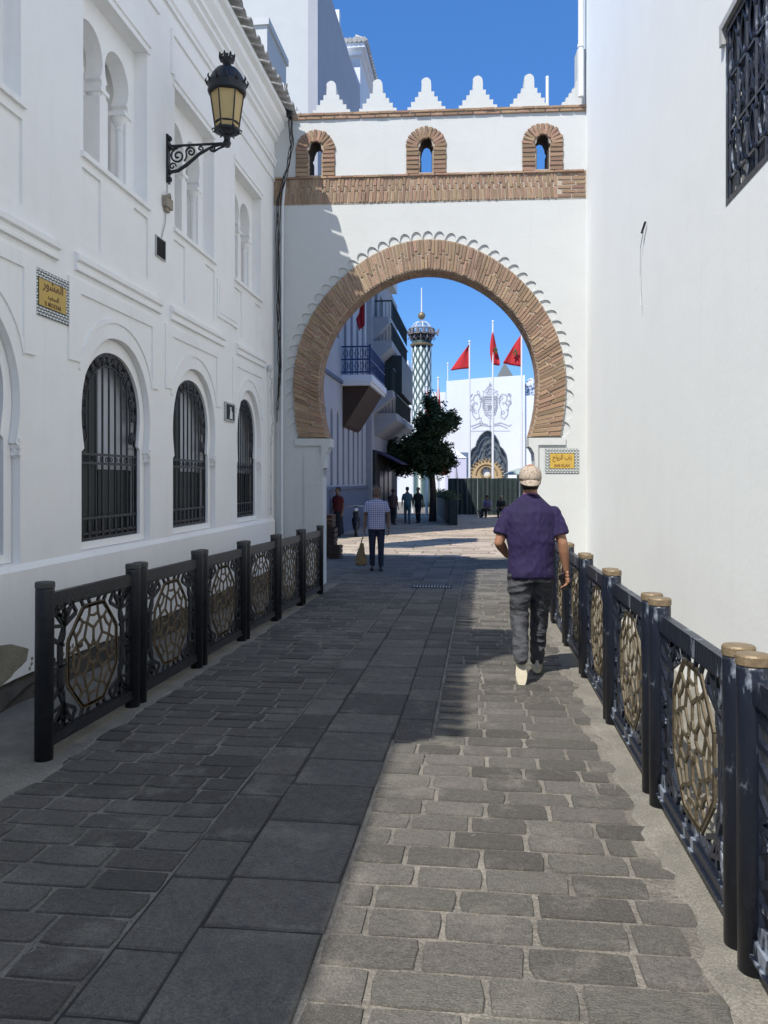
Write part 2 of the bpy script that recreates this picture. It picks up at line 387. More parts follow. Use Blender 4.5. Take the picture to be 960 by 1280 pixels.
# beige paving of the open square beyond the gate
M_beige = mat('beige_paving', (.42, .345, .26), .85, noise=.8, scale=4, col2=(.24, .19, .145), bump=.5, bscale=25, per='island', per_amt=.25)
M_beigej = mat('beige_paving_joint', (.20, .165, .13), .95, noise=.7, scale=5, col2=(.12, .10, .08))
mb = MB()
for j in range(13): 
    y0 = 18.75+j*3.2; k = len(mb.v); mb.v += [(-12, y0, gz(y0)-.005), (12, y0, gz(y0)-.005)]
mb.f = [(2*i, 2*i+1, 2*i+3, 2*i+2) for i in range(12)]
plaza = mb.build('plaza_paving', M_beigej); tag(plaza, kind='structure')
mb = MB(); y = 18.8
while y < 50:
    ly = rnd.uniform(.28, .5); x = -7+rnd.uniform(-.5, 0)
    while x < 3.5:
        L_ = rnd.uniform(.5, 1.2); v = svar[rnd.randrange(10)]; zo = rnd.uniform(-.004, .006)
        mb.add([(x+L_/2+p[0]*(L_-.03), y+ly/2+p[1]*(ly-.03), gz(y+ly/2)+zo+.010+p[2]*.025) for p in v.v], v.f); x += L_
    y += ly
mb.build('plaza_stone', M_beige, plaza, kind='stuff')

# ------------------------------------------------------------------ left building
XF = -3.35
lb = empty('white_townhouse', (XF, 7, 0)); tag(lb, 'long white building on the left with grilled horseshoe windows below and paired arches above', 'building')
def part(mb, name, m, parent, smooth=False, label=None, kind=None):
    """build in world coordinates, keep them under a parent that sits elsewhere"""
    p = parent; off = Vector(p.location)
    if p.parent: off += Vector(p.parent.location)
    mb.v = [(x-off.x, y-off.y, z-off.z) for x, y, z in mb.v]
    return mb.build(name, m, parent, smooth, label=label, kind=kind)
LOW = [4.80, 7.13, 9.16, 11.40]; HW = [.60, .60, .60, .50]
UPC = [4.86, 7.11, 9.16, 11.35]
def horseshoe(c, hw, z0, zi, zs, top, n=14):
    """pointed horseshoe outline: sill z0, impost zi, widest zs, apex top"""
    right = [(c+hw, z0), (c+hw, zi), (c+hw*.93, zi+.03)]
    for i in range(1, 8): 
        t = i/7; right.append((c+hw*(.93+.07*math.sin(t*PI/2)), zi+.03+(zs-zi-.03)*t))
    for i in range(1, n):
        a = PI/2*i/n; right.append((c+hw*math.cos(a)**.93, zs+(top-zs)*math.sin(a)))
    right.append((c, top))
    left = [(2*c-u, v) for u, v in reversed(right[:-1])]
    return right+left
holes = []
for c, hw in zip(LOW, HW): holes.append(horseshoe(c, hw+.11, .95, 1.80, 2.13, 2.87))
for c in UPC: holes.append(rect(c-.66, 4.37, c+.66, 5.9))
panels = []
for c in UPC:
    panels += [rect(c-.68, 3.58, c-.34, 4.22), rect(c+.34, 3.58, c+.68, 4.22)]
mb = MB(); mb.plate([rect(-9, .10, 14.2, 6.66)] + holes + panels, -.16, 0, YZ(XF))
part(mb, 'wall', M_white, lb)
mb = MB(); mb.box((XF-.16, -9, 6.66), (XF, 14.2, 7.5)); part(mb, 'upper_wall', M_white, lb)
mb = MB(); mb.box((XF-7, -9, -.4), (XF-.75, 14.2, 7.5)); mb.box((XF-.75, 14.0, -.4), (XF-.162, 14.2, 7.5)); mb.box((XF-.75, -9, -.4), (XF-.162, -8.8, 7.5)); part(mb, 'rear_walls', M_white, lb)
mb = MB(); mb.box((XF-7, -9, 7.5), (XF-.1, 14.2, 7.56)); part(mb, 'roof', M_white2, lb)
for p in panels:
    mb = MB(); mb.plate([p], -.12, -.022, YZ(XF)); part(mb, 'recessed_panel', M_white, lb)
# projecting base course, stone foot under it
mb = MB()
prof = [(XF-.158, .13), (XF+.035, .13), (XF+.035, .90), (XF-.0, .945), (XF-.16, .945)]
mb.plate([[(p[0], p[1]) for p in prof]], -9, 12.72, lambda u, v, w: (u, w, v))
part(mb, 'base_course', M_white, lb)
mb = MB(); rr = random.Random(3)
ys = [-9+i*.25 for i in range(88)]; n = 5
for y in ys:
    for k in range(n+1): mb.v.append((XF+.028+rr.uniform(-.02, .02)-(.06 if k == n else 0), y, -.3+.45*k/n+(rr.uniform(-.03,.03) if k < n else 0)))
mb.f = [(i*(n+1)+k, (i+1)*(n+1)+k, (i+1)*(n+1)+k+1, i*(n+1)+k+1) for i in range(len(ys)-1) for k in range(n)]
part(mb, 'stone_foot', M_plinth, lb)
# patch of bare render where the whitewash has come off
pts = []
for i in range(26):
    a = 2*PI*i/26; r = 1+.10*math.sin(3*a+1)+rr.uniform(-.05, .05); pts.append((5.12+.40*r*math.cos(a), .27+.15*r*math.sin(a)))
mb = MB(); mb.plate([pts], .030, .0365, YZ(XF)); part(mb, 'bare_patch', M_bare, lb)
mb = MB()
for i in range(26):
    yy = rr.uniform(5.5, 6.4); zz = .16+rr.uniform(0, .16)*(6.5-yy); r_ = rr.uniform(.008, .03)
    mb.plate([[(yy+r_*math.cos(2*PI*k/7)*rr.uniform(.6,1.2), zz+r_*math.sin(2*PI*k/7)*rr.uniform(.6,1.2)) for k in range(7)]], .030, .038, YZ(XF))
part(mb, 'flaked_paint', M_bare, lb, kind='stuff')
# ledges above lower windows, alfiz frames, shallow arch line
for k, (c, L0, L1) in enumerate(((5.1, 4.05, 6.02), (7.2, 6.3, 8.08), (9.27, 8.36, 10.18), (11.46, 10.74, 12.2))):
    mb = MB()
    mb.plate([[(XF-.05, 3.50), (XF+.045, 3.44), (XF+.045, 3.395), (XF+.02, 3.38), (XF+.02, 3.345), (XF+.03, 3.335), (XF+.03, 3.31), (XF-.05, 3.30)]], L0, L1, lambda u, v, w: (u, w, v))
    part(mb, 'ledge', M_white, lb)
for c, hw in zip(LOW, HW):
    o_ = rect(c-hw-.16, 2.0, c+hw+.13, 3.14)
    mb = MB()
    a_ = arc(c, 2.22, hw+.08+.08, .80, 0, 180, 24)
    outer = [(c-hw-.34, 2.55), (c-hw-.34, 3.24), (c+hw+.30, 3.24), (c+hw+.30, 2.5), (c+hw+.14, 2.5), (c+hw+.14, 3.13), (c-hw-.15, 3.13), (c-hw-.15, 2.55)]
    mb.plate([outer], -.01, .016, YZ(XF))
    ring = arc(c, 2.35, hw+.19, .70, 12, 168, 24)+arc(c, 2.35, hw+.155, .66, 168, 12, 24)
    mb.plate([ring], -.01, .012, YZ(XF))
    part(mb, 'window_surround', M_white, lb)
    for sgn in (-1, 1):
        mb = MB()
        for z in (1.74, 1.79, 1.84):
            u = c+sgn*(hw+.10)
            mb.box((XF-.06, u-.02, z), (XF+(.012 if sgn > 0 else -.02), u+.02, z+.028))
        mb.box((XF-.055, u-.012, 1.73), (XF-.025, u+.012, 1.875)); part(mb, 'impost_moulding', M_white, lb)
# frames at the top between bays and cornice
for (u0, u1) in ((-2, 3.9), (4.3, 8.05), (8.38, 9.95), (10.2, 12.9)):
    mb = MB(); mb.plate([[(u0, 6.0), (u0+.05, 6.0), (u0+.05, 6.44), (u1, 6.44), (u1, 6.49), (u0, 6.49)]], -.02, .022, YZ(XF)); part(mb, 'raised_frame', M_white, lb)
for c in UPC:
    mb = MB(); mb.plate([[(XF-.01, 5.89), (XF+.014, 5.89), (XF+.014, 5.95), (XF+.03, 5.955), (XF+.03, 6.02), (XF-.01, 6.02)]], c-.72, c+.70, lambda u, v, w: (u, w, v)); part(mb, 'window_head', M_white, lb)
mb = MB(); mb.plate([[(9.92, 3.66), (10.8, 3.66), (10.8, 4.15), (9.92, 4.15)]], -.01, .018, YZ(XF)); mb.plate([rect(9.98, 3.72, 10.74, 4.09)], .017, .026, YZ(XF)); part(mb, 'raised_slab', M_white, lb)
mb = MB()
mb.plate([[(XF-.1, 6.68), (XF+.03, 6.68), (XF+.03, 6.73), (XF+.05, 6.75), (XF+.05, 6.79), (XF+.006, 6.80), (XF+.006, 7.08), (XF+.06, 7.10), (XF+.06, 7.16), (XF+.10, 7.18), (XF+.10, 7.24), (XF+.17, 7.32), (XF+.17, 7.42), (XF+.24, 7.44), (XF+.24, 7.52), (XF-.1, 7.555)]], .2, 13.6, lambda u, v, w: (u, w, v))
part(mb, 'cornice', M_white, lb)
def tile_mesh():
    mb = MB(); n = 8; prof = []
    for j, (x, r, zz) in enumerate(((.10, .085, -.03), (-.42, .10, .13))):
        for k in range(n+1):
            a = PI*k/n; prof.append((x, r*math.cos(a), zz+r*math.sin(a)*.9))
        for k in range(n+1):
            a = PI*(n-k)/n; prof.append((x, (r-.018)*math.cos(a), zz+(r-.018)*math.sin(a)*.9))
    m = 2*(n+1); mb.v = prof
    mb.f = [(k, (k+1) % m, (k+1) % m+m, k+m) for k in range(m)]
    mb.f += [(k, k+1, m-2-k, m-1-k) for k in range(n)]+[(m+k, m+k+1, 2*m-2-k, 2*m-1-k) for k in range(n)]
    return mb.mesh('roof_tile', M_tile, True)
tm = tile_mesh()
y = .3
while y < 13.8:
    o = obj('roof_tile', tm, lb, (XF+.27+rr.uniform(-.02, .02)-XF, y-7, 7.56+rr.uniform(-.012, .012)), (0, 0, rr.uniform(-.06, .06)))
    y += .215
mb = MB(); mb.box((XF-.9, .2, 7.562), (XF+.16, 13.9, 7.585)); part(mb, 'eave_board', M_white2, lb)
# rooftop stair head whose shade falls on the street by the walking man
mb = MB(); mb.box((XF-1.9, .95, 7.57), (XF-.35, 2.15, 10.5)); mb.box((XF-2.0, .88, 10.5), (XF-.28, 2.22, 10.6)); part(mb, 'rooftop_room', M_white, lb)
# lower windows
def bars_window(c, hw):
    root = empty('window', (0, 0, 0)); root.parent = lb; root.location = (0, c-7, 0)
    off = (XF, c, 0)
    def P(mb, name, m, par=None):
        mb.v = [(x-XF, y-c, z) for x, y, z in mb.v]
        return mb.build(name, m, root)
    mb = MB(); outl = horseshoe(c, hw+.10, .955, 1.80, 2.13, 2.865); hole = horseshoe(c, hw, 1.02, 1.86, 2.2, 2.74)
    mb.plate([outl, list(reversed(hole))], -.215, -.062, YZ(XF)); P(mb, 'stepped_reveal', M_white)
    mb = MB(); mb.box((XF-.70, c-hw-.1, .93), (XF-.66, c+hw+.1, 2.85))
    mb.box((XF-.66, c-hw-.1, .93), (XF-.22, c-hw-.06, 2.85)); mb.box((XF-.66, c+hw+.06, .93), (XF-.22, c+hw+.1, 2.85)); mb.box((XF-.66, c-hw-.1, .90), (XF-.218, c+hw+.1, .93)); mb.box((XF-.66, c-hw-.1, 2.85), (XF-.218, c+hw+.1, 2.88))
    P(mb, 'window_recess', M_dark)
    mb = MB(); mb.box((XF-.205, c-hw*.16, 1.66), (XF-.19, c+hw+.06, 2.84)); P(mb, 'pane', M_greyglass)
    mb = MB(); mb.box((XF-.186, c-hw-.05, .94), (XF-.16, c-.17*hw, 2.80)); mb.box((XF-.186, c-.165*hw, .94), (XF-.16, c+hw+.05, 1.655))
    for yy in (c-.2*hw, c+.45*hw): mb.box((XF-.16, yy, .94), (XF-.145, yy+.05, 1.65))
    P(mb, 'shutter', M_shutter)
    # iron grille: vertical bars, horizontal flats, band of scrolls round the arch
    mb = MB(); X = XF-.10
    mb.plate([horseshoe(c, hw-.005, 1.02, 1.86, 2.2, 2.735), list(reversed(horseshoe(c, hw-.03, 1.05, 1.88, 2.2, 2.705)))], -.11, -.09, YZ(XF))
    def inside(u, k=.78):
        t = abs(u-c)/(hw*k)
        return 2.2+.54*.82*math.sqrt(max(0, 1-t*t)) if t < 1 else None
    n = 9
    for i in range(n):
        u = c-hw+.02+(2*hw-.04)*(i+.5)/n; zt = inside(u)
        mb.tube([(X, u, 1.03), (X, u, zt if zt else 1.80)], .010, 6)
        mb.box((X-.008, u-.017, 1.03), (X+.008, u+.017, 1.20))
    for z in (1.075, 1.21, 1.70, 1.78): mb.box((X-.008, c-hw+.01, z), (X+.008, c+hw-.01, z+.022))
    for i in range(12):
        u = c-hw+.05+(2*hw-.1)*i/11; mb.tube([(X, u+.022*math.cos(a), 1.75+.022*math.sin(a)) for a in [k*PI/3 for k in range(7)]], .005, 4)
    inn = [(c+(u-c)*.76, 2.12+(v-2.12)*.80) for u, v in horseshoe(c, hw, 1.80, 1.86, 2.2, 2.74)[1:-1]]
    mb.tube([(X, u, v) for u, v in inn], .009, 5)
    out_ = horseshoe(c, hw, 1.80, 1.86, 2.2, 2.74)[1:-1]
    P(mb, 'grille', M_black)
    mb = MB()
    # scrolls
    N = 17
    for i in range(N):
        t = i/(N-1); a = math.radians(-14+208*t)
        u = c+hw*.875*math.cos(a); v = 2.2+.50*math.sin(a)*(.98) if math.sin(a) > 0 else 2.2+.9*math.sin(a)
        sp = []
        ph = a+(PI/2 if i % 2 else -PI/2)
        for k in range(12):
            r_ = .058*(1-k/16); b_ = ph+k*.62*(1 if i % 2 else -1)
            sp.append((X, u+r_*math.cos(b_)*hw/.6, v+r_*math.sin(b_)))
        mb.tube(sp, .013, 5)
        mb.tube([(X, u, v), (X, c+hw*.98*math.cos(a), v+(.06*math.sin(a)))], .011, 4)
        mb.ell((X, u, v), (.014, .036, .036), 8, 6)
    o_ = P(mb, 'grille_scrolls', M_black); o_['kind'] = 'stuff'
for c, hw in zip(LOW, HW): bars_window(c, hw)
# upper paired blind arches
def twin(c):
    root = empty('window', (0, 0, 0)); root.parent = lb; root.location = (0, c-7, 0)
    def P(mb, name, m, smooth=False):
        mb.v = [(x-XF, y-c, z) for x, y, z in mb.v]; return mb.build(name, m, root, smooth)
    def lobe(cc):
        pts = [(cc+.195, 4.385), (cc+.195, 5.12), (cc+.235, 5.13), (cc+.235, 5.27), (cc+.215, 5.275)]
        for i in range(0, 21):
            a = math.radians(-38+ (256)*i/20); r_ = .262
            z = 5.43+r_*math.sin(a) * (.95 if math.sin(a) > 0 else .9)
            pts.append((cc+r_*math.cos(a)*.97, z))
        pts += [(cc-.215, 5.275), (cc-.235, 5.27), (cc-.235, 5.13), (cc-.195, 5.12), (cc-.195, 4.385)]
        return pts
    mb = MB(); mb.plate([rect(c-.665, 4.36, c+.665, 5.905), list(reversed(lobe(c-.275))), list(reversed(lobe(c+.275)))], -.30, -.14, YZ(XF))
    P(mb, 'arched_screen', M_white)
    mb = MB(); mb.box((XF-.60, c-.67, 4.3), (XF-.50, c+.67, 5.95)); mb.box((XF-.5, c-.67, 4.36), (XF-.30, c-.60, 5.9)); mb.box((XF-.5, c+.6, 4.36), (XF-.30, c+.67, 5.9)); mb.box((XF-.5, c-.6, 5.75), (XF-.3, c+.6, 5.9)); mb.box((XF-.5, c-.6, 4.3), (XF-.3, c+.6, 4.37))
    P(mb, 'blind_back', M_white)
    mb = MB()
    for u in (c-.49, c, c+.49):
        mb.lathe([(.062, 4.385), (.062, 4.41), (.05, 4.43), (.043, 4.47), (.040, 5.02), (.048, 5.04), (.042, 5.06), (.06, 5.10), (.078, 5.16)], (XF-.21, u, 0), 14)
        mb.box((XF-.295, u-.085, 5.16), (XF-.125, u+.085, 5.20))
    P(mb, 'column', M_white, False)
    mb = MB(); mb.plate([[(XF-.30, 4.30), (XF+.03, 4.30), (XF+.03, 4.345), (XF-.135, 4.39), (XF-.30, 4.385)]], c-.70, c+.70, lambda u, v, w: (u, w, v))
    P(mb, 'sill', M_white)
for c in UPC: twin(c)

# ------------------------------------------------------------------ the gate
TH = math.radians(2.8)
gate = empty('arch_gate', (XF, 12.8, 0), TH)
tag(gate, 'white gateway across the street with brick horseshoe arch and stepped merlons on top', 'gate')
GXZ = lambda u, v, w: (u, -w, v)       # local: u right, w towards camera, v up
T = .45; CU = 2.515; CZ = 3.12
def r_in(t):   # t degrees from +u axis
    s = math.sin(math.radians(t)); c = math.cos(math.radians(t))
    if s >= 0: return (CU+1.77*c, CZ+(1.77+.07*max(0, s)**6)*s)
    return (CU+1.77*c, CZ+2.3*s)
def r_out(t):
    s = math.sin(math.radians(t)); c = math.cos(math.radians(t))
    if s >= 0: return (CU+2.20*c, CZ+(2.20+.13*s**4)*s)
    return (CU+2.20*c, CZ+3.1*s)
AIN = math.degrees(math.asin(.87/2.3)); AOUT = math.degrees(math.asin(.86/3.1))
ZS = CZ-.87
def lin(t): return r_in(-AIN+(180+2*AIN)*t)
def lout(t): return r_out(-AOUT+(180+2*AOUT)*t)
NA = 90
M_lining = mat('dark_old_brick', (.07, .045, .03), .95, noise=.7, scale=12, bump=.8)
inner = [lin(i/NA) for i in range(NA+1)]      # right spring over the top to left spring
outerc = [lout(i/NA) for i in range(NA+1)]
# scalloped outline of the front skin
NSC = 45; sc_out = []
for i in range(NSC):
    for k in range(9):
        t = (i+k/8)/NSC; p = Vector(lout(min(1, t))); q0 = Vector(lout(max(0, t-.004))); q1 = Vector(lout(min(1, t+.004)))
        d = (q1-q0).normalized(); nrm = Vector((d.y, -d.x))
        h = .125*math.sin(PI*k/8)**.55 if 0 < k < 8 else 0
        f = 1 if True else 0
        sc_out.append(tuple(p+nrm*(.012+h)))
ztop = 7.46
def pier(inner_pts, xa, xb):
    """wall outline with arched mouth cut out of the bottom"""
    return [(xa, -.4), (.80, -.4), (.80, ZS)] if False else None
def wall_outline(curve, u0, u1, ul, ur, zs):
    return [(u0, -.4), (ul, -.4), (ul, zs)] + list(reversed(curve)) + [(ur, zs), (ur, -.4), (u1, -.4), (u1, ztop), (u0, ztop)]
slits = []
for cu in (.685, 2.49, 4.35):
    slits.append([(cu-.10, 6.53), (cu+.10, 6.53), (cu+.10, 6.86), (cu+.13, 6.92), (cu+.10, 6.96), (cu+.09, 7.02), (cu+.05, 7.10), (cu, 7.12), (cu-.05, 7.10), (cu-.09, 7.02), (cu-.10, 6.96), (cu-.13, 6.92), (cu-.10, 6.86)])
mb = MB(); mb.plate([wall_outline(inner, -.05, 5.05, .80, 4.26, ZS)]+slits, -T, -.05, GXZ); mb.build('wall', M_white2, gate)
for cu, sl in zip((.685, 2.49, 4.35), slits):
    big = [(cu+(u-cu)*1.0, v) for u, v in sl]; small = [(cu+(u-cu)*.88, 6.80+(v-6.80)*.965) for u, v in sl]
    mb = MB(); mb.plate([big, list(reversed(small))], -T+.01, -.02, GXZ); mb.build('slit_lining', M_lining, gate)
WIN = []
for cu in (.685, 2.49, 4.35):
    WIN.append([(cu-.325, 6.50), (cu+.325, 6.50), (cu+.325, 6.94)]+arc(cu, 6.94, .325, .325, 10, 170, 12)+[(cu-.325, 6.94)])
mb = MB(); 
# front skin: below the band (scalloped mouth), then above the band round the windows
mb.plate([[(-.05, -.4), (.80, -.4), (.80, ZS-.02), (.36, ZS-.02)] + list(reversed(sc_out)) + [(4.67, ZS-.02), (4.26, ZS-.02), (4.26, -.4), (5.05, -.4), (5.05, 6.05), (-.05, 6.05)]], -.05, 0, GXZ)
up = [(-.05, 6.50)]
for cu, wn in zip((.685, 2.49, 4.35), WIN): up += [wn[0]] + list(reversed(wn[2:])) + [wn[1]]
up += [(5.05, 6.50), (5.05, ztop), (-.05, ztop)]
mb.plate([up], -.05, 0, GXZ)
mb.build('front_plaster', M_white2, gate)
fl = []
for i in range(NA+1):
    p = Vector(outerc[i]); c_ = Vector((CU, CZ)); fl.append(tuple(p+(p-c_).normalized()*.155))
mb = MB(); mb.plate([fl+list(reversed(outerc))], -.0495, -.026, GXZ); mb.build('scallop_ground', M_white2, gate)
# mortar bed of arch ring, band, window rings, coping
mb = MB(); mb.plate([list(inner)+list(reversed(outerc))], -.049, .012, GXZ)
mb.plate([rect(-.04, 6.05, 5.04, 6.50)], -.049, .006, GXZ)
for cu, wn, sl in zip((.685, 2.49, 4.35), WIN, slits): mb.plate([wn, list(reversed(sl))], -.049, .008, GXZ)
mb.box((.30, -.02, 7.46), (5.05, T, 7.52)); mb.build('mortar_bed', M_mortar, gate)
# bricks
BR = []  # (cx, cz, along, height, angle, depthout)
rb = random.Random(11)
NB = 138
for i in range(NB):
    t = (i+.5)/NB; a = Vector(lin(t)); b = Vector(lout(t)); d = b-a; L_ = d.length; ang = math.atan2(d.y, d.x)
    dt = .5/NB; h1 = (Vector(lin(t+dt))-Vector(lin(t-dt))).length; h2 = (Vector(lout(t+dt))-Vector(lout(t-dt))).length
    ph = i % 4
    cuts = [0, .62, 1] if ph in (0,) else ([0, .36, 1] if ph == 2 else ([0, .5, 1]))
    if rb.random() < .12: cuts = [0, 1]
    for c0, c1 in zip(cuts[:-1], cuts[1:]):
        cm = (c0+c1)/2; p = a+d*cm
        BR.append((p.x, p.y, (c1-c0)*L_-.014, (h1+(h2-h1)*cm)-.013, ang+rb.uniform(-.03, .03), .026+rb.uniform(-.007, .009)))
u = -.02; k = 0
while u < 5.02:
    sl_ = 1.50 if u < 2.5 else 1.64; sl_ += rb.uniform(-.02, .02)
    if u > 4.55:   # flat-laid bricks at the right end
        break
    wv = .056
    cz = (.19, .22) if k % 2 else (.27, .14)
    z = 6.06
    for hh in cz:
        BR.append((u+wv/2+(z-6.2)*.02, z+hh/2, hh-.012, wv-.012+.004, sl_, .018+rb.uniform(-.005, .007))); z += hh
    u += wv+.003; k += 1
for j in range(6):
    uu = u+.0+(.07 if j % 2 else 0)
    while uu < 5.0:
        L_ = min(.22, 5.03-uu); BR.append((uu+L_/2, 6.10+j*.07, L_-.012, .056, 0, .018)); uu += L_+.004
# thin oversailing course at the top of the band
u = -.03
while u < 5.0:
    L_ = rb.uniform(.2, .26); BR.append((u+L_/2, 6.487, L_-.01, .036, 0, .04+rb.uniform(-.004, .006))); u += L_
for cu in (.685, 2.49, 4.35):
    for sgn in (-1, 1):
        for j in range(6):
            BR.append((cu+sgn*.218, 6.54+j*.073, .20+rb.uniform(-.01, .01), .058, rb.uniform(-.03, .03), .030+rb.uniform(-.006, .008)))
    for j in range(13):
        a = math.radians(6+168*j/12); r_ = .235
        BR.append((cu+r_*math.cos(a), 6.94+r_*math.sin(a), .185+rb.uniform(-.015, .02), .052, a, .030+rb.uniform(-.006, .008)))
for row in range(2):
    u = .30+(.1 if row else 0)
    while u < 5.0:
        L_ = min(rb.uniform(.2, .25), 5.04-u); BR.append((u+L_/2, 7.443+.055*row+.015, L_-.012, .042, 0, .035+.012*row+rb.uniform(-.006, .006))); u += L_
bvar = []
for q in range(6):
    mbq = MB(); vs = []
    for z in (-1, 1):
        for y, x in ((-1, -1), (-1, 1), (1, 1), (1, -1)): pass
    j = lambda a: a+rb.uniform(-.035, .035)
    back = [(-.5,-.5),(.5,-.5),(.5,.5),(-.5,.5)]
    mbq.v = [(x, 1.0, y) for x, y in back] + [(j(x), -.0+.25, j(y)) for x, y in back] + [(j(x*.93), rb.uniform(-.05, .12), j(y*.8)) for x, y in back]
    mbq.f = [(0,1,5,4),(1,2,6,5),(2,3,7,6),(3,0,4,7),(4,5,9,8),(5,6,10,9),(6,7,11,10),(7,4,8,11),(8,9,10,11)]
    bvar.append(mbq)
bmesh_ = [b.mesh('brick', M_brick) for b in bvar]
BR.sort(key=lambda b: -b[2]*b[3])
rest = MB()
for i, (cx, cz, L_, H_, ang, dep) in enumerate(BR):
    vq = rb.randrange(6)
    if i < 300:
        o = obj('brick', bmesh_[vq], gate, (cx, -dep, cz), (0, -ang, 0)); o.scale = (L_, .055, H_)
    else:
        ca, sa = math.cos(ang), math.sin(ang)
        rest.add([(cx+x*L_*ca-z*H_*sa, -dep+y*.055, cz+x*L_*sa+z*H_*ca) for x, y, z in bvar[vq].v], bvar[vq].f)
rest.build('brick', M_brick_i, gate, kind='stuff')
# brick soffit of the arch and of the slits: joined courses
sof = MB()
for i in range(NB):
    t = (i+.5)/NB; a = Vector(lin(t)); b = Vector(lout(t)); d = (b-a).normalized(); dt = .46/NB
    p0 = Vector(lin(t-dt)); p1 = Vector(lin(t+dt)); q = .014
    for (w0, w1) in (((.03, .22), (.232, .44)) if i % 2 else ((.03, .12), (.132, .33), (.342, .44))):
        sof.add([(p0.x-d.x*q, w0, p0.y-d.y*q), (p1.x-d.x*q, w0, p1.y-d.y*q), (p1.x-d.x*q, w1, p1.y-d.y*q), (p0.x-d.x*q, w1, p0.y-d.y*q),
                 (p0.x+d.x*.01, w0, p0.y+d.y*.01), (p1.x+d.x*.01, w0, p1.y+d.y*.01), (p1.x+d.x*.01, w1, p1.y+d.y*.01), (p0.x+d.x*.01, w1, p0.y+d.y*.01)],
                [(0,1,2,3),(0,4,5,1),(1,5,6,2),(2,6,7,3),(3,7,4,0)])
sof.build('soffit_brick', M_brick_i, gate, kind='stuff')
# impost caps and corbels
for side in (-1, 1):
    mb = MB()
    if side < 0: e, o_ = .80, -1
    else: e, o_ = 4.26, 1
    f = lambda d: e-side*(-d) if False else (e+(-side)*d)
    # corbel profile towards the opening
    pr = [(f(-.02), 1.62), (f(.0), 1.62), (f(.0), 1.74), (f(.035), 1.76), (f(.035), 1.86), (f(.045), 1.98), (f(.09), 2.07), (f(.13), 2.10), (f(.13), 2.235), (f(-.45), 2.235), (f(-.45), 2.12), (f(-.02), 2.12)]
    if side < 0: pr = list(reversed([(u*0+ (e+ (e-u)*-1) if False else u, v) for u, v in pr]))
    mb.plate([pr], -T+.0, .03, GXZ)
    mb.build('impost_cap', M_white2, gate)
mb = MB()
mb.plate([rect(.16, -.4, .20, 2.0)], 0, .02, GXZ); mb.plate([rect(.50, -.4, .78, 1.98)], 0, .018, GXZ); mb.plate([rect(.05, -.4, .12, 6.0)], 0, .03, GXZ)
mb.build('pier_pilaster', M_white2, gate)
# merlons
def merlon():
    mb = MB(); st = [(.305, 0), (.305, .06), (.245, .06), (.245, .14), (.185, .14), (.185, .22), (.13, .22), (.13, .30), (.078, .30), (.078, .44)]
    r_ = [(u, v) for u, v in st]; top = [(.082*math.cos(a), .445+.09*math.sin(a)) for a in [PI*k/8 for k in range(1, 8)]]
    pts = r_+top+[(-u, v) for u, v in reversed(r_)]
    rm = random.Random(2); pts = [(u+rm.uniform(-.004, .004), v+(rm.uniform(-.004, .004) if v > 0 else 0)) for u, v in pts]
    mb.plate([pts], -.28, -.02, GXZ); return mb.mesh('merlon', M_white2)
mm = merlon()
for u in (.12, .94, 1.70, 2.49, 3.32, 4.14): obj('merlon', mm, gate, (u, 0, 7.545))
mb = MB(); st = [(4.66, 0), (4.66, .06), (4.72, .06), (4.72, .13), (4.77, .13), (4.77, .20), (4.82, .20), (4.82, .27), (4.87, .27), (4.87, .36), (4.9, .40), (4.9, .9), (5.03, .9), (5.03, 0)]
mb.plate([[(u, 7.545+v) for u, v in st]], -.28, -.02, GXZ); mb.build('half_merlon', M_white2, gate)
mb = MB(); mb.box((-.05, .0, 7.52), (5.05, T, 7.547)); mb.build('coping_top', M_mortar, gate)

# ------------------------------------------------------------------ right building
XR = 1.68
rbw = empty('blank_walled_building', (XR, 6, 0)); tag(rbw, 'tall plain white building on the right with one iron-grilled window high up', 'building')
mb = MB(); mb.plate([rect(-9, -.4, 13.6, 15), rect(4.2, 3.44, 5.74, 4.66)], 0, .30, lambda u, v, w: (XR+w, u, v)); part(mb, 'wall', M_rightw, rbw)
mb = MB(); mb.box((XR+.9, -9, -.4), (XR+7, 13.6, 15)); mb.box((XR+.3, 13.3, -.4), (XR+.9, 13.6, 15)); mb.box((XR+.3, -9, 14.8), (XR+.9, 13.3, 15)); mb.box((XR+.3, -9, -.4), (XR+.9, -8.7, 14.8)); part(mb, 'rear_walls', M_rightw, rbw)
mb = MB(); mb.box((XR+.5, 4.0, 3.2), (XR+.54, 5.9, 4.9)); part(mb, 'dark_room', M_dark, rbw)
mb = MB(); mb.box((XR-.03, 4.1, 4.66), (XR+.1, 5.80, 4.71)); mb.box((XR-.03, 5.745, 4.56), (XR+.1, 5.80, 4.66)); part(mb, 'window_hood', M_grey, rbw)
mb = MB(); X = XR+.012
mb.box((X-.015, 4.2, 3.44), (X+.015, 5.74, 3.48)); mb.box((X-.015, 4.2, 4.61), (X+.015, 5.74, 4.65)); mb.box((X-.015, 5.70, 3.48), (X+.015, 5.74, 4.61))
for i in range(9):
    yy = 4.28+i*.175; mb.tube([(X, yy, 3.48), (X, yy, 4.62)], .012, 6)
    for z in (3.62, 3.86, 4.30, 4.5):
        mb.ell((X, yy, z), (.024, .024, .024), 6, 4)
for z in (3.60, 3.92, 4.28): mb.box((X-.008, 4.2, z), (X+.008, 5.72, z+.02))
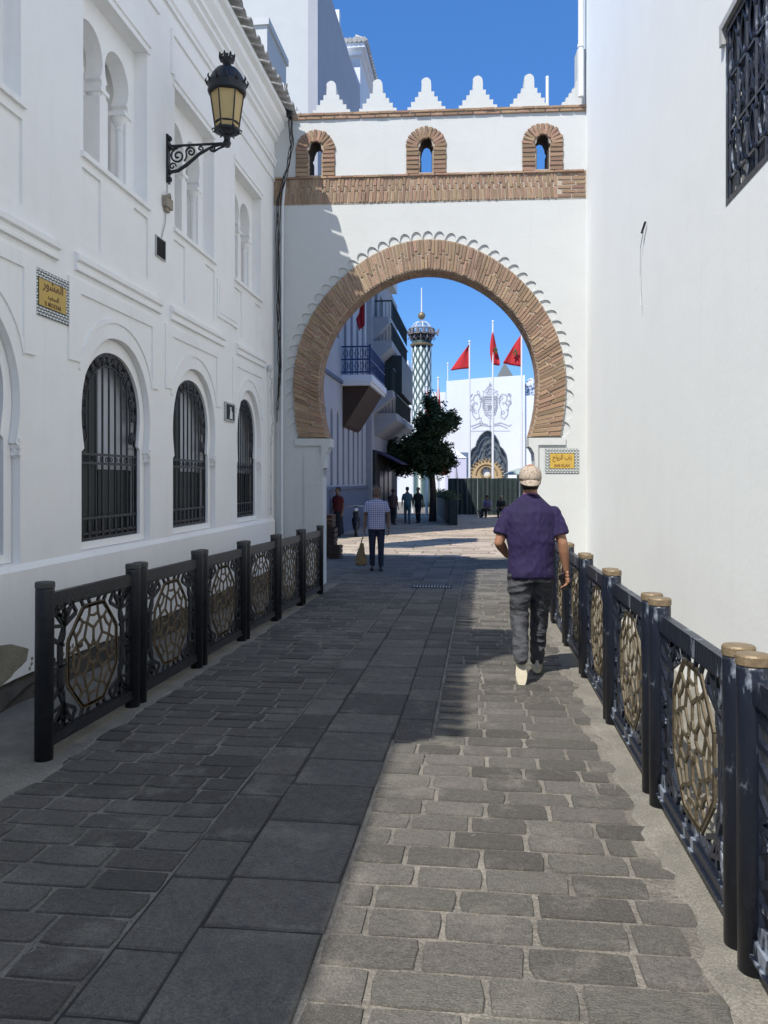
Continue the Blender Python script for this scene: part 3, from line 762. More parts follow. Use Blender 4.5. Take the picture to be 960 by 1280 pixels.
for i in range(9):
    yy = 4.365+i*.175
    for z0, z1 in ((3.63, 3.91), (4.31, 4.60)):
        for sg in (-1, 1):
            pts = [(X, yy+sg*.055*math.sin(PI*k/8), z0+(z1-z0)*k/8) for k in range(9)]; mb.tube(pts, .009, 4)
    for sg in (-1, 1):
        pts = [(X, yy+sg*(.03+.03*math.cos(k*.8)), 4.10+.11*math.sin(k*.8)) for k in range(8)]; mb.tube(pts, .009, 4)
    pts = [(X, yy+.06*(1-k/14)*math.cos(k*.7), 4.02+.05*(1-k/14)*math.sin(k*.7)) for k in range(10)]; mb.tube(pts, .008, 4)
    mb.tube([(X, yy-.08, 3.92), (X, yy+.08, 4.28)], .007, 4); mb.tube([(X, yy+.08, 3.92), (X, yy-.08, 4.28)], .007, 4)
part(mb, 'window_grille', M_navy, rbw)
mb = MB(); mb.box((XR+.10, 4.2, 3.44), (XR+.12, 5.74, 4.66)); part(mb, 'window_pane', mat('dim_blue_glass', (.03, .045, .075), .2), rbw)
mb = MB(); mb.tube([(XR-.02, 8.35, 4.17), (XR-.03, 8.48, 4.10)], .012, 6); part(mb, 'wall_hook', M_black, rbw)

dp = MB(); dp.tube([(1.585, 12.93, 7.62), (1.585, 12.93, 14.8)], .045, 10)
for z in (8.4, 10.4, 12.4): dp.lathe([(.055, 0), (.055, .05)], (1.585, 12.93, z), 10)
o = dp.build('drainpipe', M_pipe); tag(o, 'white drainpipe rising above the right end of the gate', 'pipe')
wc = MB(); wc.tube([(XR-.025, 8.42, 4.10), (XR-.02, 8.60, 3.98), (XR-.015, 8.64, 3.7), (XR-.02, 8.58, 3.45), (XR-.03, 8.54, 3.36)], .004, 5)
o = wc.build('hanging_wire', M_grey); tag(o, 'thin loose wire hanging down the blank right-hand wall', 'wire')
pl = MB(); pl.tube([(1.10, 13.4, 7.5), (1.10, 13.4, 8.16)], .026, 8); pl.ell((1.10, 13.4, 8.18), (.03, .03, .035), 8, 6)
o = pl.build('metal_pole', M_pole); tag(o, 'short white pole standing between the merlons near the right end', 'pole')

# ------------------------------------------------------------------ tile signs
FW = {'ba': [0xFEA1, 0xFE8D, 0xFEED, 0xFEAE, 0xFEDF, 0xFE8D, 32, 0xFE8F, 0xFE8E, 0xFE91],
      'me': [0xFEAD, 0xFEEE, 0xFEB8, 0xFEE4, 0xFEDF, 0xFE8D],
      'sa': [0xFEAA, 0xFEF4, 0xFECC, 0xFEB4, 0xFEDF, 0xFE8D]}
def text_mesh(s, width, height, m, name):
    c = bpy.data.curves.new('t', 'FONT'); c.body = s; c.extrude = .02; c.offset = .012
    o = bpy.data.objects.new('t', c); COL.objects.link(o); bpy.context.view_layer.update()
    dg = bpy.context.evaluated_depsgraph_get(); me = bpy.data.meshes.new_from_object(o.evaluated_get(dg))
    bpy.data.objects.remove(o); xs = [v.co.x for v in me.vertices]; ys = [v.co.y for v in me.vertices]
    x0, x1, y0, y1 = min(xs), max(xs), min(ys), max(ys)
    for v in me.vertices: v.co = ((v.co.x-(x0+x1)/2)/(x1-x0)*width, (v.co.y-(y0+y1)/2)/(y1-y0)*height, v.co.z*.05)
    me.name = name; me.materials.clear(); me.materials.append(m); return me
def tile_sign(w_, h_, loc, rot, lines, label):
    root = empty('street_name_sign', loc); root.rotation_euler = rot; tag(root, label, 'sign', 'tiled street name signs')
    mb = MB(); mb.box((-w_/2, -h_/2, 0), (w_/2, h_/2, .012)); mb.build('backing', M_teal, root)
    fw, fh = w_/2-.075, h_/2-.075
    mb = MB(); mb.box((-fw-.008, -fh-.008, .012), (fw+.008, fh+.008, .016)); mb.build('inner_line', M_teal, root)
    mb = MB(); mb.box((-fw, -fh, .016), (fw, fh, .020)); mb.build('sign_face', M_yellow, root)
    mb = MB(); s_ = .0235; nx = int(w_/s_); ny = int(h_/s_)
    sx = w_/nx; sy = h_/ny
    for i in range(nx):
        for j in range(ny):
            x = -w_/2+(i+.5)*sx; y = -h_/2+(j+.5)*sy
            if abs(x) < fw+.012 and abs(y) < fh+.012: continue
            if (i+j) % 2 == 0:
                q = .0125; mb.plate([[(x-q, y), (x, y-q), (x+q, y), (x, y+q)]], .012, .0145, lambda a, b, c: (a, b, c))
            else: 
                mb.box((x-sx*.5+.001, y-.0035, .012), (x+sx*.5-.001, y+.0035, .0142))
    mb.build('checker_border', M_whitet, root, kind='stuff')
    for s, ww, hh, y in lines:
        obj('lettering', text_mesh(s, ww, hh, M_ink, 'lettering'), root, (0, y, .0205))
    return root
A = lambda k: ''.join(chr(c) for c in FW[k])
tile_sign(.55, .355, (XF+.001, 5.93, 3.0), (PI/2, 0, PI/2), [(A('me'), .30, .10, .065), (A('sa'), .17, .05, -.02), ('EL MECHOUAR', .24, .034, -.075)],
          'yellow tile street sign with checked border on the left building above the fence')
gp = lambda u, w, z: (XF+u*math.cos(TH)+w*math.sin(TH), 12.8+u*math.sin(TH)-w*math.cos(TH), z)
tile_sign(.53, .385, gp(4.655, .001, 1.865), (PI/2, 0, TH), [(A('ba'), .30, .12, .04), ('BAB RUAH', .24, .05, -.075)],
          'yellow tile street sign on the right pier of the gate beside the walking man')

# ------------------------------------------------------------------ small fittings on the left building
o = empty('wall_plaque', (XF+.002, 10.42, 2.47)); tag(o, 'small square plaque with a dark picture between the last two grilled windows', 'plaque')
mb = MB(); mb.box((0, -.21, -.125), (.02, .21, .125)); mb.build('plaque_frame', M_grey, o)
mb = MB(); mb.box((.02, -.16, -.10), (.026, .16, .10)); mb.build('plaque_face', M_dark, o)
mb = MB(); mb.plate([[(-.05, -.09), (.07, -.09), (.06, 0), (.02, .02), (.015, .07), (-.03, .07), (-.03, 0)]], .026, .030, lambda a, b, c: (c, a, b)); mb.build('plaque_figure', M_whitet, o)
o = empty('wall_vent', (XF+.002, 8.09, 4.0)); tag(o, 'dark slatted vent box on the wall below the lantern', 'vent')
mb = MB(); mb.box((0, -.13, -.11), (.012, .13, .11)); mb.build('vent_frame', M_grey, o)
mb = MB(); mb.box((.012, -.11, -.095), (.016, .11, .095)); mb.build('vent_opening', M_dark, o)
for k in range(6):
    mb = MB(); mb.box((.016, -.10+k*.035, -.09), (.026, -.088+k*.035, .09)); mb.build('slat', M_black, o)
mb = MB(); mb.box((XF, 8.14, 4.47), (XF+.055, 8.32, 4.58)); mb.box((XF, 8.18, 4.43), (XF+.04, 8.27, 4.47)); mb.tube([(XF+.03, 8.16, 4.55), (XF+.06, 8.2, 4.6), (XF+.03, 8.28, 4.58)], .02, 8)
o = mb.build('junction_box', mat('weathered_beige_plastic', (.33, .29, .22), .8, noise=.6, scale=20), None); tag(o, 'small weathered junction box on the wall under the lantern', 'junction box')
mb = MB(); mb.tube([(XF+.012, 8.28, 4.86), (XF+.01, 8.27, 4.7), (XF+.014, 8.24, 4.58)], .006, 5); mb.tube([(XF+.012, 8.22, 4.44), (XF+.02, 8.19, 4.3), (XF+.012, 8.12, 4.14), (XF+.012, 8.1, 4.1)], .006, 5)
o = mb.build('lamp_cable', M_grey); tag(o, 'thin pale cable running from the lantern bracket down to the vent', 'cable')

# ------------------------------------------------------------------ lantern
lan = empty('wall_lantern', (XF, 8.29, 4.86)); tag(lan, 'black wall lantern with amber glass on a scrolled iron bracket', 'lantern')
mb = MB()
mb.box((0, -.035, -.10), (.022, .035, .42)); 
for z in (-.06, .02, .30, .38): mb.ell((.03, 0, z), (.025, .03, .03), 8, 6)
br = MB(); br.add(mb.v, mb.f)
br.build('wall_plate', M_black, lan)
mb = MB()
mb.tube([(.02, 0, .30), (.62, 0, .30)], .014, 8)
mb.tube([(.02, 0, .02), (.12, 0, .03), (.22, 0, .09), (.36, 0, .20), (.50, 0, .27), (.62, 0, .29)], [.02, .02, .02, .018, .014, .012], 8)
def spiral(cx, cz, r0, turns, a0, d=1, n=22): return [(cx+r0*(1-k/n*.85)*math.cos(a0+d*turns*2*PI*k/n), 0, cz+r0*(1-k/n*.85)*math.sin(a0+d*turns*2*PI*k/n)) for k in range(n+1)]
mb.tube(spiral(.12, .19, .085, 1.6, PI/2), .011, 6); mb.tube(spiral(.265, .225, .055, 1.4, PI, -1), .010, 6); mb.tube(spiral(.37, .255, .035, 1.2, -PI/2), .009, 6)
mb.tube(spiral(.50, .245, .035, 1.3, PI/2, -1), .010, 6); mb.tube(spiral(.06, .08, .04, 1.2, 0), .009, 6)
mb.tube([(.02, 0, .25), (.08, 0, .28), (.16, 0, .29)], .01, 6); mb.tube([(.19, 0, .13), (.22, 0, .18), (.21, 0, .24), (.25, 0, .29)], .009, 6)
mb.tube([(.46, 0, .26), (.52, 0, .215), (.58, 0, .25), (.64, 0, .27)], .011, 6)
mb.tube([(.60, 0, .27), (.66, 0, .29), (.67, 0, .36)], [.02, .03, .035], 8)
mb.lathe([(.03, .26), (.045, .30), (.03, .34), (.04, .37), (.02, .40)], (.665, 0, 0), 12)
for k in range(6):
    a = k*PI/3+.3; mb.tube([(.665, 0, .36), (.665+.05*math.cos(a), .05*math.sin(a), .39), (.665+.085*math.cos(a), .085*math.sin(a), .42)], .008, 5)
mb.build('bracket', M_black, lan)
C0 = (.665, 0, 0)
mb = MB(); mb.lathe([(.118, .445), (.172, .82)], C0, 6, .3); mb.build('glass_pane', M_amber, lan)
mb = MB()
for k in range(6):
    a = .3+k*PI/3; mb.tube([(.665+.120*math.cos(a), .120*math.sin(a), .43), (.665+.176*math.cos(a), .176*math.sin(a), .83)], .008, 5)
mb.lathe([(.10, .415), (.135, .42), (.138, .445), (.115, .455)], C0, 18)
for k in range(6):
    a = .3+k*PI/3; mb.tube([(.665+(.135+.022*math.cos(b))*math.cos(a), (.135+.022*math.cos(b))*math.sin(a), .43+.022*math.sin(b)) for b in [q*PI/4 for q in range(8)]], .007, 5)
mb.lathe([(.115, .50), (.128, .505), (.128, .515), (.116, .52)], C0, 18)
mb.build('lantern_frame', M_black, lan)
mb = MB()
mb.lathe([(.165, .82), (.198, .825), (.205, .85), (.192, .87), (.205, .90), (.210, .93), (.19, .945), (.180, .98), (.155, 1.03), (.115, 1.08), (.06, 1.11), (.045, 1.13)], C0, 24)
for k in range(12):
    a = .3+k*PI/6; mb.tube([(.665+.20*math.cos(a), .20*math.sin(a), .91), (.665+.225*math.cos(a), .225*math.sin(a), .955), (.665+.215*math.cos(a), .215*math.sin(a), .985)], [.014, .011, .003], 5)
mb.build('lantern_hood', M_black, lan, True)
mb = MB(); mb.lathe([(.05, 1.11), (.04, 1.14), (.06, 1.17), (.072, 1.20), (.06, 1.205), (.03, 1.19)], C0, 16)
for k in range(8):
    a = k*PI/4; mb.tube([(.665+.06*math.cos(a), .06*math.sin(a), 1.17), (.665+.08*math.cos(a), .08*math.sin(a), 1.225), (.665+.088*math.cos(a), .088*math.sin(a), 1.25)], [.012, .015, .004], 5)
    a += PI/8; mb.ell((.665+.075*math.cos(a), .075*math.sin(a), 1.215), (.011, .011, .013), 6, 4)
mb.ell((.665, 0, 1.23), (.018, .018, .04), 8, 6)
mb.build('lantern_crown', M_black, lan)

# ------------------------------------------------------------------ cables and pipe in the left corner
def wob(pts, amp, seed):
    r_ = random.Random(seed); out = []
    for a, b in zip(pts[:-1], pts[1:]):
        for k in range(6):
            t = k/6; out.append(tuple(a[i]+(b[i]-a[i])*t+r_.uniform(-amp, amp) for i in range(3)))
    return out+[pts[-1]]
mb = MB()
X = XF+.06
for s_ in range(4):
    o_ = s_*.016
    mb.tube(wob([(X+.12+o_, 12.72, 8.0), (X+.20+o_, 12.70, 7.55), (X+.24+o_, 12.70, 7.0), (X+.16+o_, 12.70, 6.6), (X+.02+o_, 12.68, 6.1), (X+.0+o_, 12.70, 5.2), (X+.02+o_, 12.71, 4.2), (X+.03+o_, 12.72, 3.4), (X+.01+o_, 12.72, 2.5+.2*s_)], .010, 20+s_), .0075, 5)
mb.tube([(X+.10, 12.70, 7.62), (X+.24, 12.69, 7.52), (X+.20, 12.68, 7.46)], .035, 6); mb.ell((X+.22, 12.68, 7.48), (.06, .04, .06), 8, 6)
o = mb.build('cable_bundle', M_cable); tag(o, 'bundle of black cables hanging in the corner of the left building and gate', 'cables')
mb = MB(); mb.tube([gp(.14, .05, -.2), gp(.14, .05, 4.0), gp(.15, .05, 6.0), gp(.2, .08, 6.5)], .022, 8)
o = mb.build('corner_pipe', M_pipe); tag(o, 'thin white pipe running up the shaded left pier', 'pipe')
mb = MB(); X = XF+.05
mb.tube(wob([(X, 12.35, 3.35), (X+.02, 12.38, 3.1), (X, 12.4, 2.9), (X+.03, 12.42, 2.5), (X, 12.42, 2.1)], .012, 4), .016, 6); mb.ell((X, 12.36, 3.33), (.05, .05, .06), 8, 6); mb.ell((X, 12.42, 1.62), (.02, .03, .03), 6, 4); mb.ell((X, 12.42, 1.1), (.02, .03, .03), 6, 4)
mb.tube([(X, 12.42, 2.1), (X, 12.42, 1.0)], .012, 6)
o = mb.build('white_conduit', M_white2); tag(o, 'lumpy whitewashed conduit on the left wall beside the cable bundle', 'conduit')

# ------------------------------------------------------------------ railings
def fence_unit(name, W, M_post, M_bars, M_rosette, M_top, seed):
    """one railing section along +Y from its origin: two round posts, rails, pierced panel with octagonal rosette"""
    root = empty(name)
    rf = random.Random(seed)
    pm = MB(); pm.lathe([(.052, -.06), (.053, .985), (.052, 1.0)], (0, 0, 0), 24); me = pm.mesh('post', M_post, True)
    cm = MB(); cm.lathe([(.053, 1.0), (.0555, 1.003), (.0555, 1.03), (.051, 1.036), (.02, 1.040), (.001, 1.041)], (0, 0, 0), 24); cme = cm.mesh('post_cap', M_top, False)
    for y in (0, W):
        p = obj('post', me, root, (0, y, 0)); obj('post_cap', cme, p)
    mb = MB(); mb.box((-.02, .04, .885), (.02, W-.04, .965)); mb.build('top_rail', M_post, root)
    mb = MB(); mb.box((-.02, .04, .085), (.02, W-.04, .135)); mb.box((-.03, .04, .078), (.03, W-.04, .088)); mb.build('bottom_rail', M_post, root)
    cy, cz = W/2, .51; R = .345; bw = .0165; bd = .010
    P = lambda r, a: (0, cy+r*math.cos(math.radians(a)), cz+r*math.sin(math.radians(a)))
    # rosette
    mb = MB()
    def B(a, b, w_=bw): mb.bar(a, b, w_, bd, (1, 0, 0))
    for k in range(8):
        a = k*45
        B(P(R, a+22.5), P(R, a+67.5), .026)
        B(P(.090, a), P(.055, a+22.5), .018); B(P(.055, a+22.5), P(.090, a+45), .018)
        B(P(.090, a), P(.165, a)); B(P(.165, a), P(.225, a+22.5)); B(P(.165, a), P(.225, a-22.5))
        B(P(.225, a+22.5), P(.262, a+13)); B(P(.225, a+22.5), P(.262, a+32))
        B(P(.262, a+13), P(.245, a)); B(P(.262, a-13), P(.245, a))
        B(P(.262, a+13), P(.318, a+9)); B(P(.262, a-13), P(.318, a-9)); B(P(.318, a+9), P(.318, a-9))
        B(P(.318, a+9), P(R-.01, a+22.5), .018); B(P(.318, a-9), P(R-.01, a-22.5), .018)
    mb.build('rosette', M_rosette, root)
    # surrounding strapwork
    mb = MB(); y0, y1, z0, z1 = .06, W-.06, .14, .885
    def L2(pts, w_=.022):
        for a, b in zip(pts[:-1], pts[1:]): mb.bar((0, a[0], a[1]), (0, b[0], b[1]), w_, .016, (1, 0, 0))
    for s in (-1, 1):
        e = y0 if s < 0 else y1
        c1 = cy+s*.365; c2 = cy+s*.44
        L2([(c1, z0), (c1, z0+.20), (c1+s*.03, z0+.24), (c1+s*.03, z1-.24), (c1, z1-.20), (c1, z1)])
        L2([(e, z0), (e, z1)], .02)
        for t in (-1, 1):
            zz = cz+t*.37; zc = cz+t*.22
            # fan in the corner
            q = (cy+s*.365, cz+t*.235)
            for dy, dz in ((.17, .14), (.10, .14), (.0, .14), (-.10, .14), (.17, .02), (-.14, .06)): L2([q, (q[0]+s*dy if abs(q[0]+s*dy-cy) < W/2-.06 else e, q[1]+t*dz)], .022)
            L2([(cy+s*.30, cz+t*.335), (cy+s*.40, cz+t*.30), (e, cz+t*.335)], .02)
            L2([(cy+s*.365, cz+t*.235), (cy+s*.42, cz+t*.14), (e, cz+t*.19)], .024); L2([(cy+s*.365, cz+t*.12), (cy+s*.42, cz+t*.14), (cy+s*.42, cz)], .02)
            L2([(e, cz+t*.09), (cy+s*.47, cz+t*.045), (e, cz)], .02); L2([(cy+s*.22, cz+t*.30), (cy+s*.28, cz+t*.37)], .02); L2([(cy+s*.13, cz+t*.32), (cy+s*.17, cz+t*.372)], .02)
            L2([(cy+s*.05, cz+t*.33), (cy+s*.08, cz+t*.372)], .02)
        L2([(cy+s*.33, cz), (e, cz)], .018)
    L2([(y0, cz+.345), (y0+.12, cz+.345), (y0+.18, z1)], .018); L2([(y1, cz+.345), (y1-.12, cz+.345), (y1-.18, z1)], .018)
    L2([(y0, cz-.345), (y0+.12, cz-.345), (y0+.18, z0)], .018); L2([(y1, cz-.345), (y1-.12, cz-.345), (y1-.18, z0)], .018)
    L2([(y0, z1-.008), (y1, z1-.008)], .016); L2([(y0, z0+.005), (y1, z0+.005)], .016)
    mb.build('pierced_panel', M_bars, root)
    return root
W_L = 1.15
protoL = fence_unit('railing_section', W_L, M_black, M_black, M_bronze, mat('dull_post_cap', (.06, .06, .055), .6, noise=.5, scale=20), 1)
lnames = ['nearest section of the left railing with its post standing alone', 'second section of the left railing, in front of the biggest grilled window',
          'third section of the left railing counted from its near end', 'fourth section of the left railing counted from its near end',
          'fifth section of the left railing, just before the white pier', 'farthest section of the left railing, ending beside the pier and brown crate']
for k in range(6):
    o = protoL if k == 0 else copy_tree(protoL)
    y = 4.35+1.27*k; x = -2.50+.014*(y-4.35); o.location = (x, y, gz(y+.6)); o.rotation_euler = (-.013, 0, -.014)
    tag(o, lnames[k], 'railing', 'black railings along the left wall')
protoR = fence_unit('railing_section', 1.22, M_navy, M_navy, mat('bronze_paint_chipped', (.12, .094, .055), .55, .1, noise=.8, scale=14, col2=(.05, .038, .022), bump=.3), M_cap, 2)
rn = ['nearest right railing section, mostly cut off by the bottom right edge', 'right railing section with scratched paint and large bronze rosette nearest the camera',
      'third section of the right railing from the near end', 'fourth section of the right railing from the near end', 'right railing section just beyond the hand with the phone',
      'right railing section passing behind the walking man', 'right railing section beside the gate, under the yellow sign', 'last right railing section, running past the right pier of the gate']
ys_ = [1.43, 2.80, 4.20, 5.53, 6.89, 8.27, 9.64, 11.0]
for k, y in enumerate(ys_):
    o = protoR if k == 0 else copy_tree(protoR)
    o.location = (.885, y+.07, gz(y+.6)); o.rotation_euler = (-.013, 0, 0)
    tag(o, rn[k], 'railing', 'navy railings along the right wall')

# ------------------------------------------------------------------ drain grate
dr = empty('drain_grate', (-.76, 12.88, gz(12.88)+.003)); tag(dr, 'long iron drain grate set across the paving before the gate', 'drain')
mb = MB(); mb.box((-.33, -.13, -.01), (.33, -.105, .012)); mb.box((-.33, .105, -.01), (.33, .13, .012)); mb.box((-.33, -.105, -.01), (-.31, .105, .012)); mb.box((.31, -.105, -.01), (.33, .105, .012)); mb.build('grate_frame', M_black, dr)
mb = MB(); mb.box((-.31, -.105, -.008), (.31, .105, .004)); mb.build('drain_hole', M_dark, dr)
for k in range(13):
    mb = MB(); mb.box((-.30+k*.047, -.105, .004), (-.285+k*.047, .105, .012)); mb.build('grate_bar', M_grey, dr)
#PART2
# ------------------------------------------------------------------ people
def limb(mb, pts, rad, n=12):
    """tapered limb with rounded ends; joints are filled by spheres"""
    P_ = [Vector(p) for p in pts]; Q = []; R_ = []
    for i in range(len(P_)-1):
        for k in range(5):
            t = k/5; Q.append(P_[i].lerp(P_[i+1], t)); R_.append(rad[i]*(1-t)+rad[i+1]*t)
    Q.append(P_[-1]); R_.append(rad[-1]); mb.tube(Q, R_, n)
    for p, r in zip(P_, rad): mb.ell(tuple(p), (r, r, r), n, 8)
def hand(mb, wrist, d, side, curl=.5, palm_n=(0, 1, 0)):
    """palm and five separate curled fingers; d = pointing direction, palm_n = direction the palm faces, side = thumb direction"""
    w_ = Vector(wrist); d = Vector(d).normalized(); s = Vector(side).normalized(); pn = Vector(palm_n).normalized()
    for t in (.15, .45, .8, 1.0):
        for q in (-.028, -.009, .009, .028):
            c = w_+d*(.085*t)+s*q*(.8+.3*t); mb.ell(tuple(c), (.0155, .0155, .0155), 8, 6)
    for i, (q, L_) in enumerate(((.030, .068), (.011, .078), (-.010, .072), (-.029, .055))):
        p0 = w_+d*.088+s*q; pts = [p0]; dd = d.copy(); 
        for seg in range(3):
            dd = (dd+pn*curl*(.55+.1*i)).normalized(); p0 = p0+dd*L_/3*(1.15-.15*seg); pts.append(p0)
        limb(mb, pts, [.0098, .009, .0082, .0072], 8)
    t0 = w_+d*.025+s*.030; t1 = t0+(s*.75+d*.6+pn*.35).normalized()*.035; t2 = t1+(d*.8+pn*.6+s*.1).normalized()*.028; t3 = t2+(d*.7+pn*.7-s*.1).normalized()*.022
    limb(mb, [t0, t1, t2, t3], [.014, .0115, .0098, .0085], 8)
def head(mb, c, f=1):
    """skull, jaw, nose, ears, brow, lips; f = +1 faces +Y"""
    x, y, z = c
    mb.ell((x, y-.012*f, z+.022), (.076, .095, .100), 20, 14)
    mb.ell((x, y+.022*f, z-.045), (.058, .068, .072), 16, 12)
    mb.ell((x, y+.055*f, z-.092), (.030, .026, .022), 10, 8)
    mb.tube([(x, y+.078*f, z+.022), (x, y+.098*f, z-.012), (x, y+.104*f, z-.024), (x, y+.085*f, z-.034)], [.008, .012, .015, .011], 8)
    for s in (-1, 1):
        mb.ell((x+s*.077, y-.008*f, z-.005), (.011, .018, .032), 10, 8)
        mb.ell((x+s*.032, y+.068*f, z-.022), (.024, .018, .018), 8, 6)
        mb.ell((x+s*.030, y+.076*f, z+.030), (.022, .010, .007), 8, 6)
    mb.ell((x, y+.085*f, z-.062), (.024, .010, .006), 8, 6); mb.ell((x, y+.083*f, z-.073), (.021, .010, .006), 8, 6)
def shoe(mb_u, mb_s, heel, toe, upv, w_=.047):
    """sole and upper between heel and toe points; upv = up direction of the foot"""
    h = Vector(heel); t = Vector(toe); d = (t-h); L_ = d.length; d.normalize(); u = Vector(upv).normalized(); s = d.cross(u).normalized()
    outl = []
    for k in range(24):
        a = 2*PI*k/24; lx = math.cos(a); ly = math.sin(a)
        wid = .80 if lx < -.2 else (1.0 if lx > .15 else .86)
        outl.append((L_/2*(lx+1)*1.0, w_*ly*wid*(1.02 if abs(lx) < .9 else .95)))
    f = lambda a, b, c: tuple(h+d*a+s*b+u*c)
    mb_s.plate([outl], -.004, .026, f)
    rings = []
    prof = [(.00, .026, .92, .97), (.02, .045, .9, .96), (.04, .06, .82, .86), (.06, .075, .66, .60), (.085, .10, .58, .46)]
    vs = []
    n = 24
    for (z0, z, kw, kl) in prof:
        for (a, b) in outl:
            aa = a if a < L_*.42 else L_*.42+(a-L_*.42)*kl**2.2
            vs.append(f(.012+aa*.955, b*kw, z))
    m = len(prof)
    mb_u.add(vs, [(i*n+k, i*n+(k+1) % n, (i+1)*n+(k+1) % n, (i+1)*n+k) for i in range(m-1) for k in range(n)]+[tuple(reversed(range(n))), tuple(range((m-1)*n, m*n))])

def cloth_mat(name, col, col2, scale, bump, mapscale=(1,1,1), rough=.85):
    m = mat(name, col, rough, noise=.7, scale=scale, col2=col2, mapscale=mapscale)
    t = m.node_tree; N = t.nodes; L = t.links; b = N['Principled BSDF']
    tc = N.new('ShaderNodeTexCoord'); mp = N.new('ShaderNodeMapping'); mp.inputs['Scale'].default_value = mapscale
    L.new(tc.outputs['Object'], mp.inputs[0])
    wv = N.new('ShaderNodeTexNoise'); wv.inputs['Scale'].default_value = 7; wv.inputs['Detail'].default_value = 3; wv.inputs['Distortion'].default_value = 1.2
    L.new(mp.outputs[0], wv.inputs['Vector'])
    bp = N.new('ShaderNodeBump'); bp.inputs['Strength'].default_value = bump; bp.inputs['Distance'].default_value = .05
    L.new(wv.outputs['Fac'], bp.inputs['Height']); L.new(bp.outputs[0], b.inputs['Normal'])
    return m
def displace(o, strength, scale, stretch=(1,1,1), zlim=None):
    """cloth folds as real relief"""
    from mathutils import noise
    me = o.data
    nrm = [v.normal.copy() for v in me.vertices]
    for v, n in zip(me.vertices, nrm):
        p = Vector((v.co.x*stretch[0], v.co.y*stretch[1], v.co.z*stretch[2]))*scale
        r = 1-abs(noise.noise(p+Vector((3.1, 7.7, 1.3)))*2)
        k = strength*(r-.5)
        if zlim: k *= max(0, min(1, (zlim[1]-v.co.z)/(zlim[1]-zlim[0])))
        v.co += n*k
    me.update()

M_shirt = cloth_mat('violet_navy_tshirt', (.014, .006, .052), (.008, .005, .032), 5, .5, (1, 1, .5))
M_jeans = cloth_mat('faded_grey_jeans', (.060, .062, .068), (.018, .019, .024), 9, .6, (.7, .7, 1.6))
M_capf = mat('beige_patterned_cap', (.40, .33, .26), .85, noise=.85, scale=55, col2=(.17, .12, .095), thr=(.5, .62), bump=.2, bscale=80)

man = empty('person', (.42, 6.46, gz(6.46)-.0)); tag(man, 'man walking away in beige cap, violet navy t-shirt and grey jeans, phone in right hand', 'person')
# joints, local: x right, y forward (away), z up
Lhip, Lkn, Lan = (-.088, .28, .90), (-.092, .30, .50), (-.095, .06, .20)
Rhip, Rkn, Ran = (.088, .30, .90), (.080, .43, .50), (.065, .50, .10)
body = MB()
body.rings([(0, .29, .86, .150, .100), (0, .29, .95, .155, .105), (0, .30, 1.08, .145, .095), (0, .32, 1.24, .165, .105), (0, .335, 1.35, .175, .105), (0, .34, 1.42, .13, .075), (0, .345, 1.49, .065, .058)], 20)
limb(body, [(0, .345, 1.44), (0, .36, 1.53), (0, .372, 1.58)], [.066, .060, .058], 16)
head(body, (0, .385, 1.655), 1)
for h_, k_, a_ in ((Lhip, Lkn, Lan), (Rhip, Rkn, Ran)): limb(body, [h_, k_, a_], [.080, .052, .040])
body_arms = [((-.185, .335, 1.375), (-.262, .30, 1.12), (-.190, .50, 1.00)), ((.185, .335, 1.375), (.262, .31, 1.12), (.296, .36, .895))]
for (sh, el, wr) in body_arms:
    S_, E_, W_ = Vector(sh), Vector(el), Vector(wr); m1 = E_.lerp(W_, .3)
    limb(body, [sh, S_.lerp(E_, .5), el, tuple(m1), wr], [.046, .048, .041, .043, .027], 14)
hand(body, (.297, .365, .885), (.08, .10, -1), (-.25, 1, .12), .75, (-1, -.1, 0))
hand(body, (-.188, .505, 1.005), (.55, .75, -.1), (0, .1, 1), .5, (.7, -.6, 0))
fuse(body, 'body', M_skin, .0052, 3, man)
sh_ = MB()
sh_.rings([(0, .29, .835, .190, .135), (0, .29, .88, .188, .135), (0, .30, .98, .182, .130), (0, .31, 1.08, .186, .128), (0, .32, 1.20, .205, .133), (0, .33, 1.30, .218, .132), (0, .335, 1.375, .215, .118), (0, .34, 1.425, .185, .098), (0, .34, 1.465, .130, .082), (0, .345, 1.50, .082, .070), (0, .35, 1.52, .064, .062)], 28)
for (sh, el, wr) in body_arms:
    S_, E_ = Vector(sh), Vector(el); en = S_.lerp(E_, .74)
    limb(sh_, [tuple(Vector(sh)*1.0+Vector((0,0,-.005))), tuple(S_.lerp(E_, .4))], [.066, .070], 16)
    d = (E_-S_).normalized(); sh_.tube([S_.lerp(E_, .2), en], [.070, .075], 18)
o = fuse(sh_, 'shirt', M_shirt, .0085, 12, man); displace(o, .016, 5.5, (1, 1, .6)); displace(o, .005, 17, (1, 1, .7))
cl = MB(); cl.tube([(.064*math.cos(a), .350+.060*math.sin(a), 1.517-.012*math.sin(a)) for a in [k*PI/10 for k in range(21)]], .008, 6); cl.build('collar', cloth_mat('collar_violet', (.13, .06, .17), (.09, .04, .12), 5, .2), man, True)
tr = MB()
tr.rings([(0, .29, .80, .175, .118), (0, .29, .88, .176, .122), (0, .295, .95, .165, .115)], 24)
def mid(a, b, t, dx=0, dy=0): return (a[0]+(b[0]-a[0])*t+dx, a[1]+(b[1]-a[1])*t+dy, a[2]+(b[2]-a[2])*t)
limb(tr, [(-.088, .285, .86), mid(Lhip, Lkn, .45), Lkn, mid(Lkn, Lan, .4), mid(Lkn, Lan, .96)], [.106, .100, .074, .070, .056], 18)
limb(tr, [(.088, .295, .86), mid(Rhip, Rkn, .45), Rkn, mid(Rkn, Ran, .4), mid(Rkn, Ran, .97)], [.106, .098, .072, .068, .054], 18)
